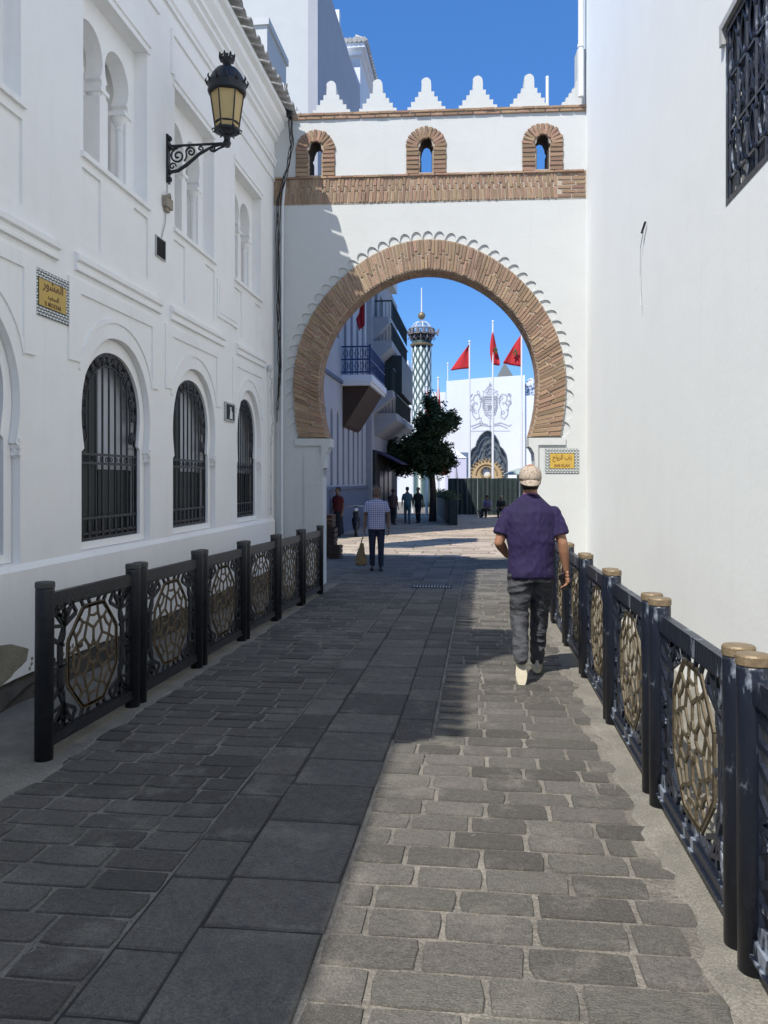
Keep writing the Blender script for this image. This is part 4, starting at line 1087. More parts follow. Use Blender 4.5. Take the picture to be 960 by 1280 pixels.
o = fuse(tr, 'jeans', M_jeans, .0075, 4, man); displace(o, .015, 9, (1, 1, 1.6))
su, ss = MB(), MB(); shoe(su, ss, (-.098, .085, .245), (-.085, .045, .000-.02+.0), (.02, .98, -.15)); 
su.build('shoe', M_shoew, man, True); ss.build('sole', M_sole, man)
su, ss = MB(), MB(); shoe(su, ss, (.060, .42, .012), (.075, .70, .012), (0, 0, 1)); su.build('shoe', M_shoew, man, True); ss.build('sole', M_sole, man)
cp = MB(); cp.rings([(0, .365, 1.640, .092, .116), (0, .365, 1.665, .094, .118), (0, .368, 1.70, .092, .115), (0, .372, 1.735, .080, .100), (0, .376, 1.757, .056, .070), (0, .378, 1.766, .02, .025)], 28)
cap = cp.build('cap', M_capf, man, True)
bk = MB()   # peak turned to the back, sloping down over the neck
vs = []; n = 14
for z_ in (0, .007):
    for i in range(n+1):
        a = PI+PI*i/n; t = math.sin(PI*i/n)
        vs.append((.090*math.cos(a), .365+.112*math.sin(a), 1.643+z_)); 
    for i in range(n+1):
        a = PI+PI*i/n; t = math.sin(PI*i/n)
        vs.append((.088*math.cos(a), .365+.112*math.sin(a)-.052*t, 1.643+z_-.052*t-.02*(1-t)))
m = n+1
fs = [(i, i+1, m+i+1, m+i) for i in range(n)]+[(2*m+i, 3*m+i, 3*m+i+1, 2*m+i+1) for i in range(n)]+[(m+i, m+i+1, 3*m+i+1, 3*m+i) for i in range(n)]
bk.add(vs, fs); bk.build('cap_peak', M_capf, cap, True)
hr = MB(); hr.rings([(0, .36, 1.565, .060, .062), (0, .36, 1.60, .076, .092), (0, .36, 1.645, .086, .108)], 20); hr.build('hair', M_hair, man, True)
ph = empty('mobile_phone', (.42+.285, 6.46+.375, gz(6.46)+.79)); tag(ph, 'black phone held down low in the walking man\'s right hand', 'phone')
mb = MB(); 
outl = []
for cx, cz, a0 in ((.028, .062, 0), (-.028, .062, 90), (-.028, -.062, 180), (.028, -.062, 270)):
    outl += [(cx+.009*math.cos(math.radians(a0+q)), cz+.009*math.sin(math.radians(a0+q))) for q in (0, 30, 60, 90)]
mb.plate([outl], -.0045, .0045, lambda u, v, w: (w, u, v)); mb.build('phone_body', M_phone, ph, rot=(.25, 0, 0))
mb = MB(); mb.plate([rect(-.016, .035, .016, .062)], .0045, .0065, lambda u, v, w: (w, u, v)); mb.build('camera_bump', M_black, ph, rot=(.25, 0, 0))
ph.rotation_euler = (.1, 0, -1.15)

def figure(name_label, loc, rz, H_, mshirt, mtr, mskin, stride=.12, arms='down', voxel=.012, hairm=None, long_=False, shoes=M_black, sleeve=.4):
    """standing or walking figure facing local +Y"""
    k = H_/1.72
    root = empty('person', loc, rz); tag(root, name_label, 'person'); root.scale = (k, k, k)
    b = MB(); b.rings([(0, 0, .86, .14, .095), (0, 0, 1.08, .135, .09), (0, .01, 1.24, .155, .10), (0, .01, 1.36, .165, .10), (0, .01, 1.44, .10, .07), (0, .01, 1.48, .06, .055)], 16)
    limb(b, [(0, .01, 1.42), (0, .025, 1.50), (0, .03, 1.54)], [.06, .054, .052], 12); head(b, (0, .03, 1.61), 1)
    hips = ((-.085, 0, .88), (-.09, stride*.8, .48), (-.09, stride*.6, .09)), ((.085, 0, .88), (.09, -stride*.1, .48), (.09, -stride, .10))
    for h_ in hips: limb(b, h_, [.075, .05, .038], 10)
    am = [((-.172, .01, 1.35), (-.235, -.02, 1.09), (-.245, .05, .86)), ((.172, .01, 1.35), (.235, -.02, 1.09), (.245, .05, .86))]
    if arms == 'front': am = [((-.185, .01, 1.38), (-.22, .02, 1.12), (-.10, .24, 1.10)), ((.185, .01, 1.38), (.22, .02, 1.12), (.10, .24, 1.10))]
    for a_ in am:
        limb(b, a_, [.044, .04, .026], 10); W_ = Vector(a_[2]); d = (W_-Vector(a_[1])).normalized()
        hand(b, tuple(W_+d*.01), tuple(d), (0, 1, .2), .5, (-1 if W_.x > 0 else 1, 0, 0))
    fuse(b, 'body', mskin, voxel*.6, 2, root)
    s = MB(); s.rings([(0, 0, .83, .175, .125), (0, 0, .95, .172, .122), (0, 0, 1.08, .168, .118), (0, .01, 1.22, .188, .122), (0, .01, 1.33, .19, .115), (0, .01, 1.38, .165, .098), (0, .01, 1.42, .115, .08), (0, .015, 1.455, .07, .064)], 22)
    for a_ in am:
        A_, B_ = Vector(a_[0]), Vector(a_[1]); limb(s, [a_[0], tuple(A_.lerp(B_, sleeve))], [.060, .062], 12); s.tube([A_.lerp(B_, sleeve*.5), A_.lerp(B_, sleeve+.25)], [.061, .066], 14)
    fuse(s, 'shirt', mshirt, voxel, 3, root)
    t = MB()
    if long_: t.rings([(0, -.02, .10, .20, .16), (0, 0, .5, .19, .15), (0, 0, .9, .175, .125)], 20)
    else:
        t.rings([(0, 0, .80, .165, .112), (0, 0, .93, .155, .108)], 18)
        for h_ in hips: limb(t, [(h_[0][0], 0, .84), h_[1], (h_[2][0], h_[2][1], .12)], [.092, .066, .056], 12)
    fuse(t, 'robe' if long_ else 'trousers', mtr, voxel, 3, root)
    h = MB(); h.rings([(0, -.005, 1.56, .055, .06), (0, -.028, 1.62, .080, .088), (0, -.012, 1.67, .084, .098), (0, -.005, 1.71, .07, .085), (0, 0, 1.728, .03, .04)], 18); h.build('hair', hairm or M_hair, root, True)
    for h_ in hips:
        u_, q_ = MB(), MB(); shoe(u_, q_, (h_[2][0], h_[2][1]-.07, .008), (h_[2][0]*1.1, h_[2][1]+.19, .008), (0, 0, 1)); o_ = u_.build('shoe', shoes, root, True); q_.build('sole', M_black, o_)
    return root
def check_mat():
    m = bpy.data.materials.new('blue_white_check'); m.use_nodes = True; t = m.node_tree; N = t.nodes; L = t.links; b = N['Principled BSDF']; b.inputs['Roughness'].default_value = .85
    tc = N.new('ShaderNodeTexCoord'); sp = N.new('ShaderNodeSeparateXYZ'); L.new(tc.outputs['Object'], sp.inputs[0])
    outs = []
    for ax, ph in (('X', .3), ('Z', 0)):
        ml = N.new('ShaderNodeMath'); ml.operation = 'MULTIPLY_ADD'; ml.inputs[1].default_value = 27; ml.inputs[2].default_value = 100+ph; L.new(sp.outputs[ax], ml.inputs[0])
        fr = N.new('ShaderNodeMath'); fr.operation = 'FRACT'; L.new(ml.outputs[0], fr.inputs[0])
        lt = N.new('ShaderNodeMath'); lt.operation = 'LESS_THAN'; lt.inputs[1].default_value = .36; L.new(fr.outputs[0], lt.inputs[0]); outs.append(lt)
    mx = N.new('ShaderNodeMath'); mx.operation = 'MAXIMUM'; L.new(outs[0].outputs[0], mx.inputs[0]); L.new(outs[1].outputs[0], mx.inputs[1])
    c = N.new('ShaderNodeMixRGB'); c.inputs[1].default_value = (.10, .09, .30, 1); c.inputs[2].default_value = (.55, .55, .62, 1); L.new(mx.outputs[0], c.inputs[0]); L.new(c.outputs[0], b.inputs['Base Color'])
    return m
M_dkblue = cloth_mat('dark_blue_trousers', (.018, .022, .05), (.012, .014, .03), 6, .4)
M_tealc = cloth_mat('teal_cloth', (.06, .13, .16), (.04, .09, .12), 6, .3)
M_brownc = cloth_mat('brown_cloth', (.10, .06, .055), (.06, .04, .04), 6, .3)
M_redc = cloth_mat('red_cloth', (.11, .012, .012), (.06, .008, .008), 6, .3)
M_lilac = cloth_mat('lilac_cloth', (.22, .18, .30), (.14, .11, .2), 6, .3)
M_darkc = cloth_mat('dark_cloth', (.02, .022, .028), (.012, .012, .016), 6, .3)
p2 = figure('man in a blue and white checked shirt walking towards the camera with a tan bag', (-2.0, 15.46, gz(15.46)), PI+.05, 1.66, check_mat(), M_dkblue, M_skind, .05, voxel=.011)
bag = empty('carrier_bag', (-2.30, 15.40, gz(15.4)+.10)); tag(bag, 'limp tan carrier bag hanging from the hand of the man in the checked shirt', 'bag')
mb = MB(); mb.rings([(0, 0, 0, .115, .06), (0, 0, .03, .125, .07), (.0, 0, .16, .105, .06), (.01, 0, .32, .06, .035), (.02, 0, .43, .03, .02)], 14)
o = fuse(mb, 'bag_body', M_tan, .01, 3, bag); displace(o, .012, 9)
mb = MB(); mb.tube([(.0, 0, .42), (.02, 0, .50), (.045, 0, .56)], .012, 6); mb.build('handle', M_tan, bag)
figure('person in a teal top and pale trousers walking away down the shaded street', (-3.35, 37, gz(37)), .1, 1.72, M_tealc, M_tealc, M_skind, .15, voxel=.022, sleeve=.6)
figure('person in brown standing left of the teal walker, beyond the checked shirt', (-3.9, 36, gz(36)), -.4, 1.62, M_brownc, M_darkc, M_skind, .08, voxel=.022)
figure('person in dark clothes walking to the right of the teal walker under the tree', (-2.92, 38, gz(38)), 2.9, 1.70, M_darkc, M_darkc, M_skind, .15, voxel=.022)
figure('woman in a long red and dark robe by the wall beyond the left pier', (-4.70, 26.3, gz(26.3)), 2.6, 1.66, M_redc, M_darkc, M_skind, 0, voxel=.016, long_=True, hairm=M_darkc)
def seated(label, loc, rz, ms, hm):
    root = empty('person', loc, rz); tag(root, label, 'person')
    b = MB(); b.rings([(0, 0, .42, .15, .11), (0, .02, .7, .14, .10), (0, .05, .92, .16, .10), (0, .06, 1.0, .08, .06)], 14); limb(b, [(0, .07, 1.0), (0, .09, 1.08)], [.055, .05]); head(b, (0, .10, 1.17), 1)
    for s in (-1, 1):
        limb(b, [(s*.09, .02, .45), (s*.12, .44, .48), (s*.12, .42, .08)], [.08, .055, .04]); limb(b, [(s*.18, .05, .93), (s*.22, .10, .66), (s*.08, .34, .60)], [.055, .042, .028])
        hand(b, (s*.08, .35, .60), (-s*.4, .8, -.1), (0, 0, 1), .6, (0, 0, -1))
    fuse(b, 'body', M_skind, .016, 2, root)
    b = MB(); b.rings([(0, 0, .40, .18, .14), (0, .02, .7, .17, .12), (0, .05, .90, .19, .12), (0, .06, .99, .09, .07)], 16)
    for s in (-1, 1): limb(b, [(s*.18, .05, .93), (s*.22, .10, .68)], [.07, .06])
    fuse(b, 'shirt', ms, .02, 2, root)
    b = MB()
    for s in (-1, 1): limb(b, [(s*.09, 0, .45), (s*.12, .44, .48), (s*.12, .42, .12)], [.10, .075, .06])
    fuse(b, 'trousers', M_darkc, .02, 2, root)
    b = MB(); b.rings([(0, .06, 1.14, .07, .08), (0, .08, 1.22, .09, .10), (0, .09, 1.28, .07, .08), (0, .09, 1.30, .02, .03)], 14); b.build('hair', hm, root, True)
    for s in (-1, 1):
        b, q = MB(), MB(); shoe(b, q, (s*.12, .36, .01), (s*.13, .60, .01), (0, 0, 1)); o = b.build('shoe', M_black, root, True); q.build('sole', M_black, o)
seated('seated person in a lilac top on the shaded bench before the dark hoarding', (.45, 46, gz(46)), 2.6, M_lilac, M_hair)
seated('seated person in a pale cap and dark top beside the lilac one', (1.2, 46, gz(46)), 3.0, M_darkc, M_capf)
bn = empty('bench', (.85, 46.05, gz(46))); tag(bn, 'low stone bench under the two seated people', 'bench')
mb = MB(); mb.box((-1.1, -.22, .36), (1.1, .22, .43)); mb.build('seat', M_conc, bn)
for x in (-.8, .8):
    mb = MB(); mb.box((x-.1, -.18, -.05), (x+.1, .18, .36)); mb.build('leg', M_conc, bn)

# ------------------------------------------------------------------ beyond the gate, left side
mb = MB()
cr = empty('wooden_crate_stack', (-3.42, 18.3, gz(18.3))); tag(cr, 'brown wooden crates stacked by the wall just beyond the left pier', 'crates')
for (x, y, z0, h_, ww) in ((-.18, .2, 0, .34, .46), (-.16, .2, .345, .34, .44), (-.20, .2, .69, .30, .42), (.12, -.15, 0, .30, .24)):
    b = MB()
    for s in (-1, 1):
        for q in range(3):
            z = z0+.01+q*h_/3; b.box((x-ww/2, y+s*.22-.008, z), (x+ww/2, y+s*.22+.008, z+h_/3-.02)); b.box((x+s*ww/2-.008, y-.22, z), (x+s*ww/2+.008, y+.22, z+h_/3-.02))
    b.box((x-ww/2, y-.22, z0), (x+ww/2, y+.22, z0+.015)); b.build('crate', M_wood, cr)
# far-left building with blue shutters
XB = -5.0
M_fb = mat('shade_toned_limewash', (.42, .425, .45), .9, noise=.4, scale=.8, col2=(.31, .315, .34))  # white wall, its shade painted into the colour as a darker bluish grey
fb = empty('blue_shuttered_building', (XB, 24.4, gz(24))); tag(fb, 'tall white building beyond the gate with narrow blue shutters and a blue iron balcony', 'building')
WINS = [rect(25.35+i*1.18, 1.38, 25.35+i*1.18+.42, 3.9) for i in range(8)]
for i in range(len(WINS)):
    u0 = 25.35+i*1.18; WINS[i] = [(u0, 1.38), (u0+.42, 1.38), (u0+.42, 3.7)]+[(u0+.21+.21*math.cos(a), 3.7+.3*math.sin(a)) for a in [PI*k/6 for k in range(1, 6)]]+[(u0, 3.7)]
UPW = [rect(29.2+i*1.5, 5.5, 29.2+i*1.5+.6, 8.2) for i in range(4)]+[rect(25.2+i*1.3, 6.6, 25.2+i*1.3+.35, 9.6) for i in range(3)]+[rect(31.3, 9.6, 31.8, 10.8)]
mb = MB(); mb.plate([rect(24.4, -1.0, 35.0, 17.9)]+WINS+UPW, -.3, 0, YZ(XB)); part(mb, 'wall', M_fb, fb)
mb = MB(); mb.box((XB-9, 24.4, -1), (XB-.302, 24.7, 17.9)); mb.box((XB-9, 34.7, -1), (XB-.302, 35, 17.9)); mb.box((XB-9, 24.7, 17.6), (XB-.302, 34.7, 17.9)); mb.box((XB-9, 24.7, -1), (XB-8.7, 34.7, 17.6)); part(mb, 'outer_walls', M_white2, fb)
fb_win = []
shm = {}
for wn in WINS+UPW:
    us = [p[0] for p in wn]; vs_ = [p[1] for p in wn]; u0, u1, v0, v1 = min(us), max(us), min(vs_), max(vs_)
    mb = MB(); mb.box((XB-.20, u0-.01, v0-.01), (XB-.12, u1+.01, v1+.01)); sh2 = part(mb, 'window', M_blue, fb)
    mb = MB()
    for q in range(int((v1-v0)/.25)): mb.box((XB-.12-XB+.0, u0+.04-24.4, v0+.05+q*.25-gz(24)), (XB-.10-XB, u1-.04-24.4, v0+.21+q*.25-gz(24)))
    mb.build('louvre', M_blue, sh2, kind='stuff')
mb = MB(); mb.box((XB, 24.4, 5.04), (XB+.08, 28.7, 5.16)); mb.box((XB, 24.4, 1.22), (XB+.10, 35, 1.32)); mb.box((XB, 24.4, -.9), (XB+.05, 35, 1.2)); part(mb, 'base_course', mat('grey_blue_dado', (.12, .15, .22), .9, noise=.4, scale=2), fb)
mb = MB(); mb.plate([[(XB, 4.99), (XB, 3.5), (XB+.12, 3.6), (XB+1.0, 4.99)]], 28.9, 32.6, lambda u, v, w: (u, w, v)); part(mb, 'balcony_bracket', M_wood, fb)
mb = MB(); mb.box((XB, 28.6, 5.0), (XB+1.08, 33.0, 5.12)); mb.box((XB, 28.55, 5.12), (XB+1.14, 33.05, 5.36)); part(mb, 'balcony_slab', M_far, fb)
mb = MB()
for z in (5.44, 5.9, 6.36): mb.box((XB+.02, 28.58, z), (XB+1.08, 28.62, z+.05)); mb.box((XB+1.04, 28.58, z), (XB+1.08, 33, z+.05))
for i in range(12):
    x = XB+.06+i*.091; mb.box((x, 28.59, 5.4), (x+.018, 28.61, 6.4))
for i in range(22):
    y = 28.7+i*.2; mb.box((XB+1.05, y, 5.4), (XB+1.07, y+.02, 6.4))
for i in range(5):
    for j in range(2):
        cx, cz = XB+.17+i*.2, 5.68+j*.46; mb.tube([(cx+.07*math.cos(a), 28.6, cz+.14*math.sin(a)) for a in [k*PI/5 for k in range(11)]], .012, 4)
mb.box((XB+1.02, 28.56, 5.36), (XB+1.09, 28.63, 6.45)); part(mb, 'balcony_rail', M_blue, fb)
o = empty('balcony_flag', (XB+.85, 28.9, 6.0)); tag(o, 'dark red flag hanging limp from the pole on the blue iron balcony', 'flag')
mb = MB(); mb.tube([(0, 0, 0), (0, 0, 2.9)], .03, 8); mb.build('flagpole', M_pole, o)
mb = MB(); n = 9; rr = random.Random(9)
vs = []
for j in range(9):
    for i in range(7):
        z = 2.8-j*.20; k_ = .30*(.3+.7*j/8) if j < 6 else .34-.06*(j-6)
        vs.append((-.02-k_*i/6, .10*math.sin(i*1.9+j*.3)*(i/6), z-.10*i/6*(1+j*.1)))
mb.add(vs, [(j*7+i, j*7+i+1, (j+1)*7+i+1, (j+1)*7+i) for j in range(8) for i in range(6)]); me = mb.build('flag_cloth', mat('shaded_red_cloth', (.30, .012, .018), .85), o)
md = me.modifiers.new('t', 'SOLIDIFY'); md.thickness = .012
# lanky building with stacked balconies
XC = -4.75
M_shadew = mat('shade_dimmed_limewash', (.36, .365, .38), .9, noise=.5, scale=1.2, col2=(.25, .255, .27))  # shaded version of the white walls: street side darkened in the base colour
gb = empty('balconied_building', (XC, 35.2, gz(35))); tag(gb, 'white building behind the blue-balconied one, with three tiers of deep white balconies', 'building')
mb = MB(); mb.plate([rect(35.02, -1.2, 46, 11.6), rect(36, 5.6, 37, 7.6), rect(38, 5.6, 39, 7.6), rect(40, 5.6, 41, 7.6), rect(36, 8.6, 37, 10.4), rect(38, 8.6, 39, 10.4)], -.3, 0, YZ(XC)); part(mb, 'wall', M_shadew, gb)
mb = MB(); mb.box((XC-8, 35.02, -1.2), (XC-.302, 35.3, 11.6)); mb.box((XC-8, 45.7, -1.2), (XC-.302, 46, 11.6)); mb.box((XC-8, 35.3, 11.3), (XC-.302, 45.7, 11.6)); part(mb, 'outer_walls', M_far, gb)
for (u, v, dv) in ((36, 5.6, 2), (38, 5.6, 2), (40, 5.6, 2), (36, 8.6, 1.8), (38, 8.6, 1.8)):
    mb = MB(); mb.box((XC-.25, u-.02, v-.02), (XC-.16, u+1.02, v+dv+.02)); part(mb, 'window', M_shutter, gb)
for z, y0, y1, xo in ((8.55, 35.4, 42, .72), (7.5, 35.4, 43, .85), (5.25, 35.2, 44, .92), (4.3, 36, 45, 1.0)):
    mb = MB(); mb.plate([[(XC-.01, z-.75), (XC+xo, z), (XC+xo, z+.28), (XC-.01, z+.28)]], y0, y1, lambda u, v, w: (u, w, v)); part(mb, 'balcony', M_shadew, gb)
mb = MB()
for i in range(30):
    y = 35.3+i*.28; mb.box((XC+.86, y, 5.53), (XC+.90, y+.03, 6.5))
for i in range(6):
    x = XC+i*.16; mb.box((x, 35.22, 5.53), (x+.03, 35.26, 6.5))
mb.box((XC, 35.2, 6.5), (XC+.92, 35.28, 6.56)); mb.box((XC+.86, 35.2, 6.5), (XC+.92, 44, 6.56)); part(mb, 'balcony_rail', M_shutter, gb)
mb = MB(); mb.box((XC+.25, 37, 5.6), (XC+1.15, 43, 7.35)); part(mb, 'balcony_blind', M_shutter, gb)
for z in (4.62, 7.80, 8.85):
    mb = MB(); xo = XC+(1.0 if z < 5 else .8)
    for i in range(26): mb.box((xo-.04, 36.0+i*.3, z), (xo-.01, 36.03+i*.3, z+.8))
    for i in range(6): mb.box((XC+.05+i*.15, 36.0, z), (XC+.07+i*.15, 36.03, z+.8))
    mb.box((XC, 35.98, z+.8), (xo, 36.04, z+.86)); mb.box((xo-.05, 36, z+.8), (xo, 44, z+.86)); part(mb, 'iron_rail', M_shutter, gb)
mb = MB(); mb.box((XC-2, 40, 11.6), (XC+.3, 43, 12.3)); part(mb, 'roof_block', M_white2, gb)
# shop fronts and clutter under it: awnings, street furniture
aw = empty('shop_front', (XC, 36.5, gz(36))); tag(aw, 'dark shop front with purple awning low on the balconied building', 'shop front')
mb = MB(); mb.box((XC, 35.3, -.8), (XC+.12, 44.5, 2.9)); part(mb, 'shop_wall', M_dark, aw)
mb = MB(); mb.plate([[(XC+.12, 2.9), (XC+1.2, 2.35), (XC+1.2, 2.28), (XC+.12, 2.8)]], 36, 41, lambda u, v, w: (u, w, v)); part(mb, 'awning', mat('purple_awning', (.05, .035, .09), .8), aw)
for y in (36.5, 38.3, 40.1):
    mb = MB(); mb.box((XC+.12, y, -.6), (XC+.18, y+1.3, 2.0)); part(mb, 'shop_window', mat('shop_glass', (.06, .05, .06), .3), aw)
# big parapet building rising behind (with the tiled eave seen above the merlons)
tb = empty('tiled_eave_tower', (-4.9, 35, 0)); tag(tb, 'grey-shaded tower with scalloped tile eave seen above the left merlons', 'building')
mb = MB(); mb.box((-8, 30.2, 17.9), (-5.35, 33, 19.1)); mb.box((-5.62, 29.9, 18.0), (-5.30, 30.2, 19.4)); part(mb, 'parapet_block', M_far, tb)
SH_T = -.41
mb = MB(); mb.box((-5.25+SH_T, 33.0, 11.0), (-4.55+SH_T, 36.5, 19.2)); part(mb, 'tower_wall', M_far, tb)
mb = MB(); mb.box((-5.3+SH_T, 32.8, 19.2), (-4.45+SH_T, 36.7, 19.4)); mb.box((-5.35+SH_T, 32.6, 19.4), (-4.3+SH_T, 36.9, 19.62)); part(mb, 'eave_moulding', M_far, tb)
for i in range(6):
    mb = MB(); mb.tube([(-5.28+SH_T+i*.19, 32.5, 19.66), (-5.28+SH_T+i*.19, 33.6, 19.86)], .105, 10); part(mb, 'roof_tile', M_tile, tb)
for i in range(16):
    mb = MB(); mb.tube([(-4.22+SH_T, 32.7+i*.26, 19.64), (-4.7+SH_T, 32.7+i*.26, 19.86)], .12, 8); part(mb, 'roof_tile', M_tile, tb)
bk_ = empty('rooftop_block', (-4.9, 18, 10)); tag(bk_, 'small white chimney block standing on the roof just behind the left eave', 'chimney')
mb = MB(); mb.box((-5.55, 16.8, 7), (-4.55, 18.5, 11.35)); part(mb, 'chimney_shaft', M_white2, bk_)
mb = MB(); mb.box((-5.6, 16.75, 11.35), (-4.5, 18.55, 11.5)); part(mb, 'chimney_top', M_white2, bk_)

# ------------------------------------------------------------------ parked motorbike by the dado
mo = empty('parked_scooter', (-4.2, 27.0, gz(27)), .15); tag(mo, 'dark scooter parked against the blue-shuttered building in the shade', 'scooter')
for y in (-.58, .62):
    mb = MB(); mb.tube([(0, y+.24*math.cos(a), .27+.24*math.sin(a)) for a in [k*PI/9 for k in range(19)]], .05, 8); wh = mb.build('wheel', M_black, mo)
    mb = MB(); mb.tube([(-.03, y, .27), (.03, y, .27)], .15, 12); mb.build('hub', M_grey, wh)
mb = MB(); limb(mb, [(0, -.50, .45), (0, -.42, .75), (0, -.38, .98)], [.10, .09, .06]); limb(mb, [(0, -.42, .34), (0, 0, .30), (0, .4, .52), (0, .75, .66)], [.10, .12, .16, .08]); fuse(mb, 'bodywork', M_darkc, .02, 3, mo)
mb = MB(); mb.rings([(0, .30, .70, .11, .36), (0, .32, .76, .13, .38), (0, .32, .81, .10, .34)], 14); mb.build('seat', M_black, mo, True)
mb = MB(); mb.tube([(-.32, -.30, 1.02), (-.1, -.38, 1.04), (.1, -.38, 1.04), (.32, -.30, 1.02)], .018, 6); mb.build('handlebar', M_grey, mo)
mb = MB(); mb.ell((0, -.47, .92), (.07, .05, .06), 10, 8); mb.build('headlight', M_whitet, mo)

# ------------------------------------------------------------------ trees
def tree(label, loc, clumps, trunk, nleaf, seed, leaf=.075, cat='tree'):
    r = random.Random(seed); root = empty('leafy_tree', loc); tag(root, label, cat)
    mb = MB()
    for t in trunk: limb(mb, t[0], t[1], 8)
    fuse(mb, 'trunk', M_bark, .03, 2, root)
    vs = []; fs = []
    tot = sum(c[3]**2 for c in clumps)
    for (cx, cy, cz, R_) in clumps:
        n = int(nleaf*R_**2/tot)
        # each clump is many small sprays
        sprays = [(Vector((r.gauss(0, 1), r.gauss(0, 1), r.gauss(0, .8))).normalized()*R_*r.uniform(.35, 1.08)) for _ in range(max(6, n//28))]
        for i in range(n):
            sp = r.choice(sprays); p = Vector((cx, cy, cz))+sp+Vector((r.gauss(0, .10), r.gauss(0, .10), r.gauss(0, .08)))
            u = Vector((r.uniform(-1, 1), r.uniform(-1, 1), r.uniform(-.6, .6))).normalized(); v = u.orthogonal().normalized(); v.rotate(Matrix.Rotation(r.uniform(0, 6.28), 3, u))
            l = leaf*r.uniform(.7, 1.3); a = u*l; b = v*l*.42; k = len(vs)
            vs += [p-a, p+b, p+a, p-b]; fs.append((k, k+1, k+2, k+3))
    mb = MB(); mb.v = [tuple(x) for x in vs]; mb.f = fs
    me = bpy.data.meshes.new('crown'); me.from_pydata(mb.v, [], mb.f); me.materials.append(M_leaf); o = obj('crown', me, root)
    return root
tree('dark leafy street tree with a narrow upper crown in front of the lattice tower', (-2.35, 40, gz(40)),
     [(-1.45, 0, 3.35, .70), (-.95, .2, 3.75, .75), (-.3, -.2, 3.4, .85), (.3, 0, 3.6, .75), (.65, .1, 3.0, .55), (-.5, 0, 2.8, .7), (-1.5, .1, 2.8, .55), (.1, 0, 2.7, .6), (.1, 0, 4.5, .70), (-.35, 0, 5.0, .6), (.1, 0, 5.6, .5), (.6, 0, 4.9, .65), (1.0, .1, 5.15, .40), (-.15, 0, 6.1, .36), (-.5, .3, 4.3, .55)],
     [([(0, 0, 0), (.03, 0, 1.4), (-.05, 0, 2.6), (0, 0, 4.2), (.05, 0, 5.6)], [.2, .17, .14, .08, .04]), ([(-.03, 0, 2.2), (-.6, .1, 3.0), (-1.2, 0, 3.5)], [.09, .06, .03]), ([(-.02, 0, 2.8), (.4, 0, 3.5), (.6, 0, 4.6)], [.08, .05, .03])], 26000, 3, .085)
tree('second dark tree further left, against the balconied building', (-5.1+.7, 41.5, gz(41)),
     [(-.9, 0, 3.2, .7), (-.3, 0, 3.7, .6), (-1.1, 0, 4.1, .5), (.1, 0, 3.0, .5)],
     [([(-.5, 0, 0), (-.5, 0, 2), (-.6, 0, 3.6)], [.12, .09, .05])], 9000, 5, .08)

# ------------------------------------------------------------------ planter barriers and hoarding
pb = empty('planter_barrier', (-.99, 35.6, gz(35.6))); tag(pb, 'long waist-high dark green barrier running down the middle of the shaded street', 'barrier')
n = 9
for i in range(n):
    y0 = 35.65+i*3.0; y1 = y0+2.9; x0 = -.99-(y0-35.65)*.085; x1 = -.99-(y1-35.65)*.085
    mb = MB(); mb.plate([[(x0-.35, y0), (x0, y0), (x1, y1), (x1-.35, y1)]], gz(y0)-.2, gz(y0)+1.16, lambda u, v, w: (u, v, w)); part(mb, 'planter_box', M_dgreen, pb)
mb = MB(); r = random.Random(8); vs = []; fs = []
for i in range(2600):
    y = 35.7+27*r.random()**1.0; x = -1.16-(y-35.65)*.085+r.gauss(0, .14); z = gz(y)+1.16+abs(r.gauss(0, .16)); p = Vector((x, y, z))
    u = Vector((r.uniform(-1, 1), r.uniform(-1, 1), r.uniform(-.5, 1))).normalized()*.09; v = u.orthogonal().normalized()*.035; k = len(vs); vs += [p-u, p+v, p+u, p-v]; fs.append((k, k+1, k+2, k+3))
me = bpy.data.meshes.new('shrub_leaves'); me.from_pydata([tuple(Vector(v)-Vector(pb.location)) for v in vs], [], fs); me.materials.append(M_leaf); obj('shrub_leaves', me, pb, kind='stuff')
hd = empty('site_hoarding', (1.3, 52, gz(52))); tag(hd, 'dark fabric-covered hoarding closing off the square behind the seated people', 'hoarding')
rr = random.Random(12); x = -3.35; i = 0
while x < 3.2:
    wd = .62; mb = MB(); top = 2.36-.03*rr.random()+(.22 if x > .75 and x < 1.9 else 0); cols = 7; vs = []
    for k in range(cols+1):
        yy = .05*math.sin(k*1.7+i)+rr.uniform(-.01, .01)
        vs += [(x+wd*k/cols, yy, .02), (x+wd*k/cols+.01*math.sin(k), yy*1.3, top*.5), (x+wd*k/cols, yy, top)]
    mb.add(vs, [(3*k, 3*k+3, 3*k+4, 3*k+1) for k in range(cols)]+[(3*k+1, 3*k+4, 3*k+5, 3*k+2) for k in range(cols)])
    o = mb.build('screen_panel', M_dgreen, hd); md = o.modifiers.new('t', 'SOLIDIFY'); md.thickness = .02
    mb = MB(); mb.tube([(x, .06, 0), (x, .06, top+.08)], .025, 6); mb.build('post', M_grey, hd)
    x += wd+.01; i += 1
um = empty('market_umbrella', (2.35, 48.5, gz(48))); tag(um, 'wide pale green umbrella showing beside the walking man\'s cap', 'umbrella')
mb = MB(); mb.lathe([(.95, 2.50), (.96, 2.54), (.5, 2.76), (.03, 2.90), (.02, 2.86), (.5, 2.71)], (0, 0, 0), 12); mb.build('canopy', mat('pale_green_canvas', (.30, .36, .34), .85), um)
mb = MB(); mb.tube([(0, 0, 0), (0, 0, 2.88)], .03, 8); mb.build('pole', M_pole, um)
mb = MB(); mb.lathe([(.28, 0), (.28, .08), (.05, .12)], (0, 0, 0), 14); mb.build('base', M_conc, um)

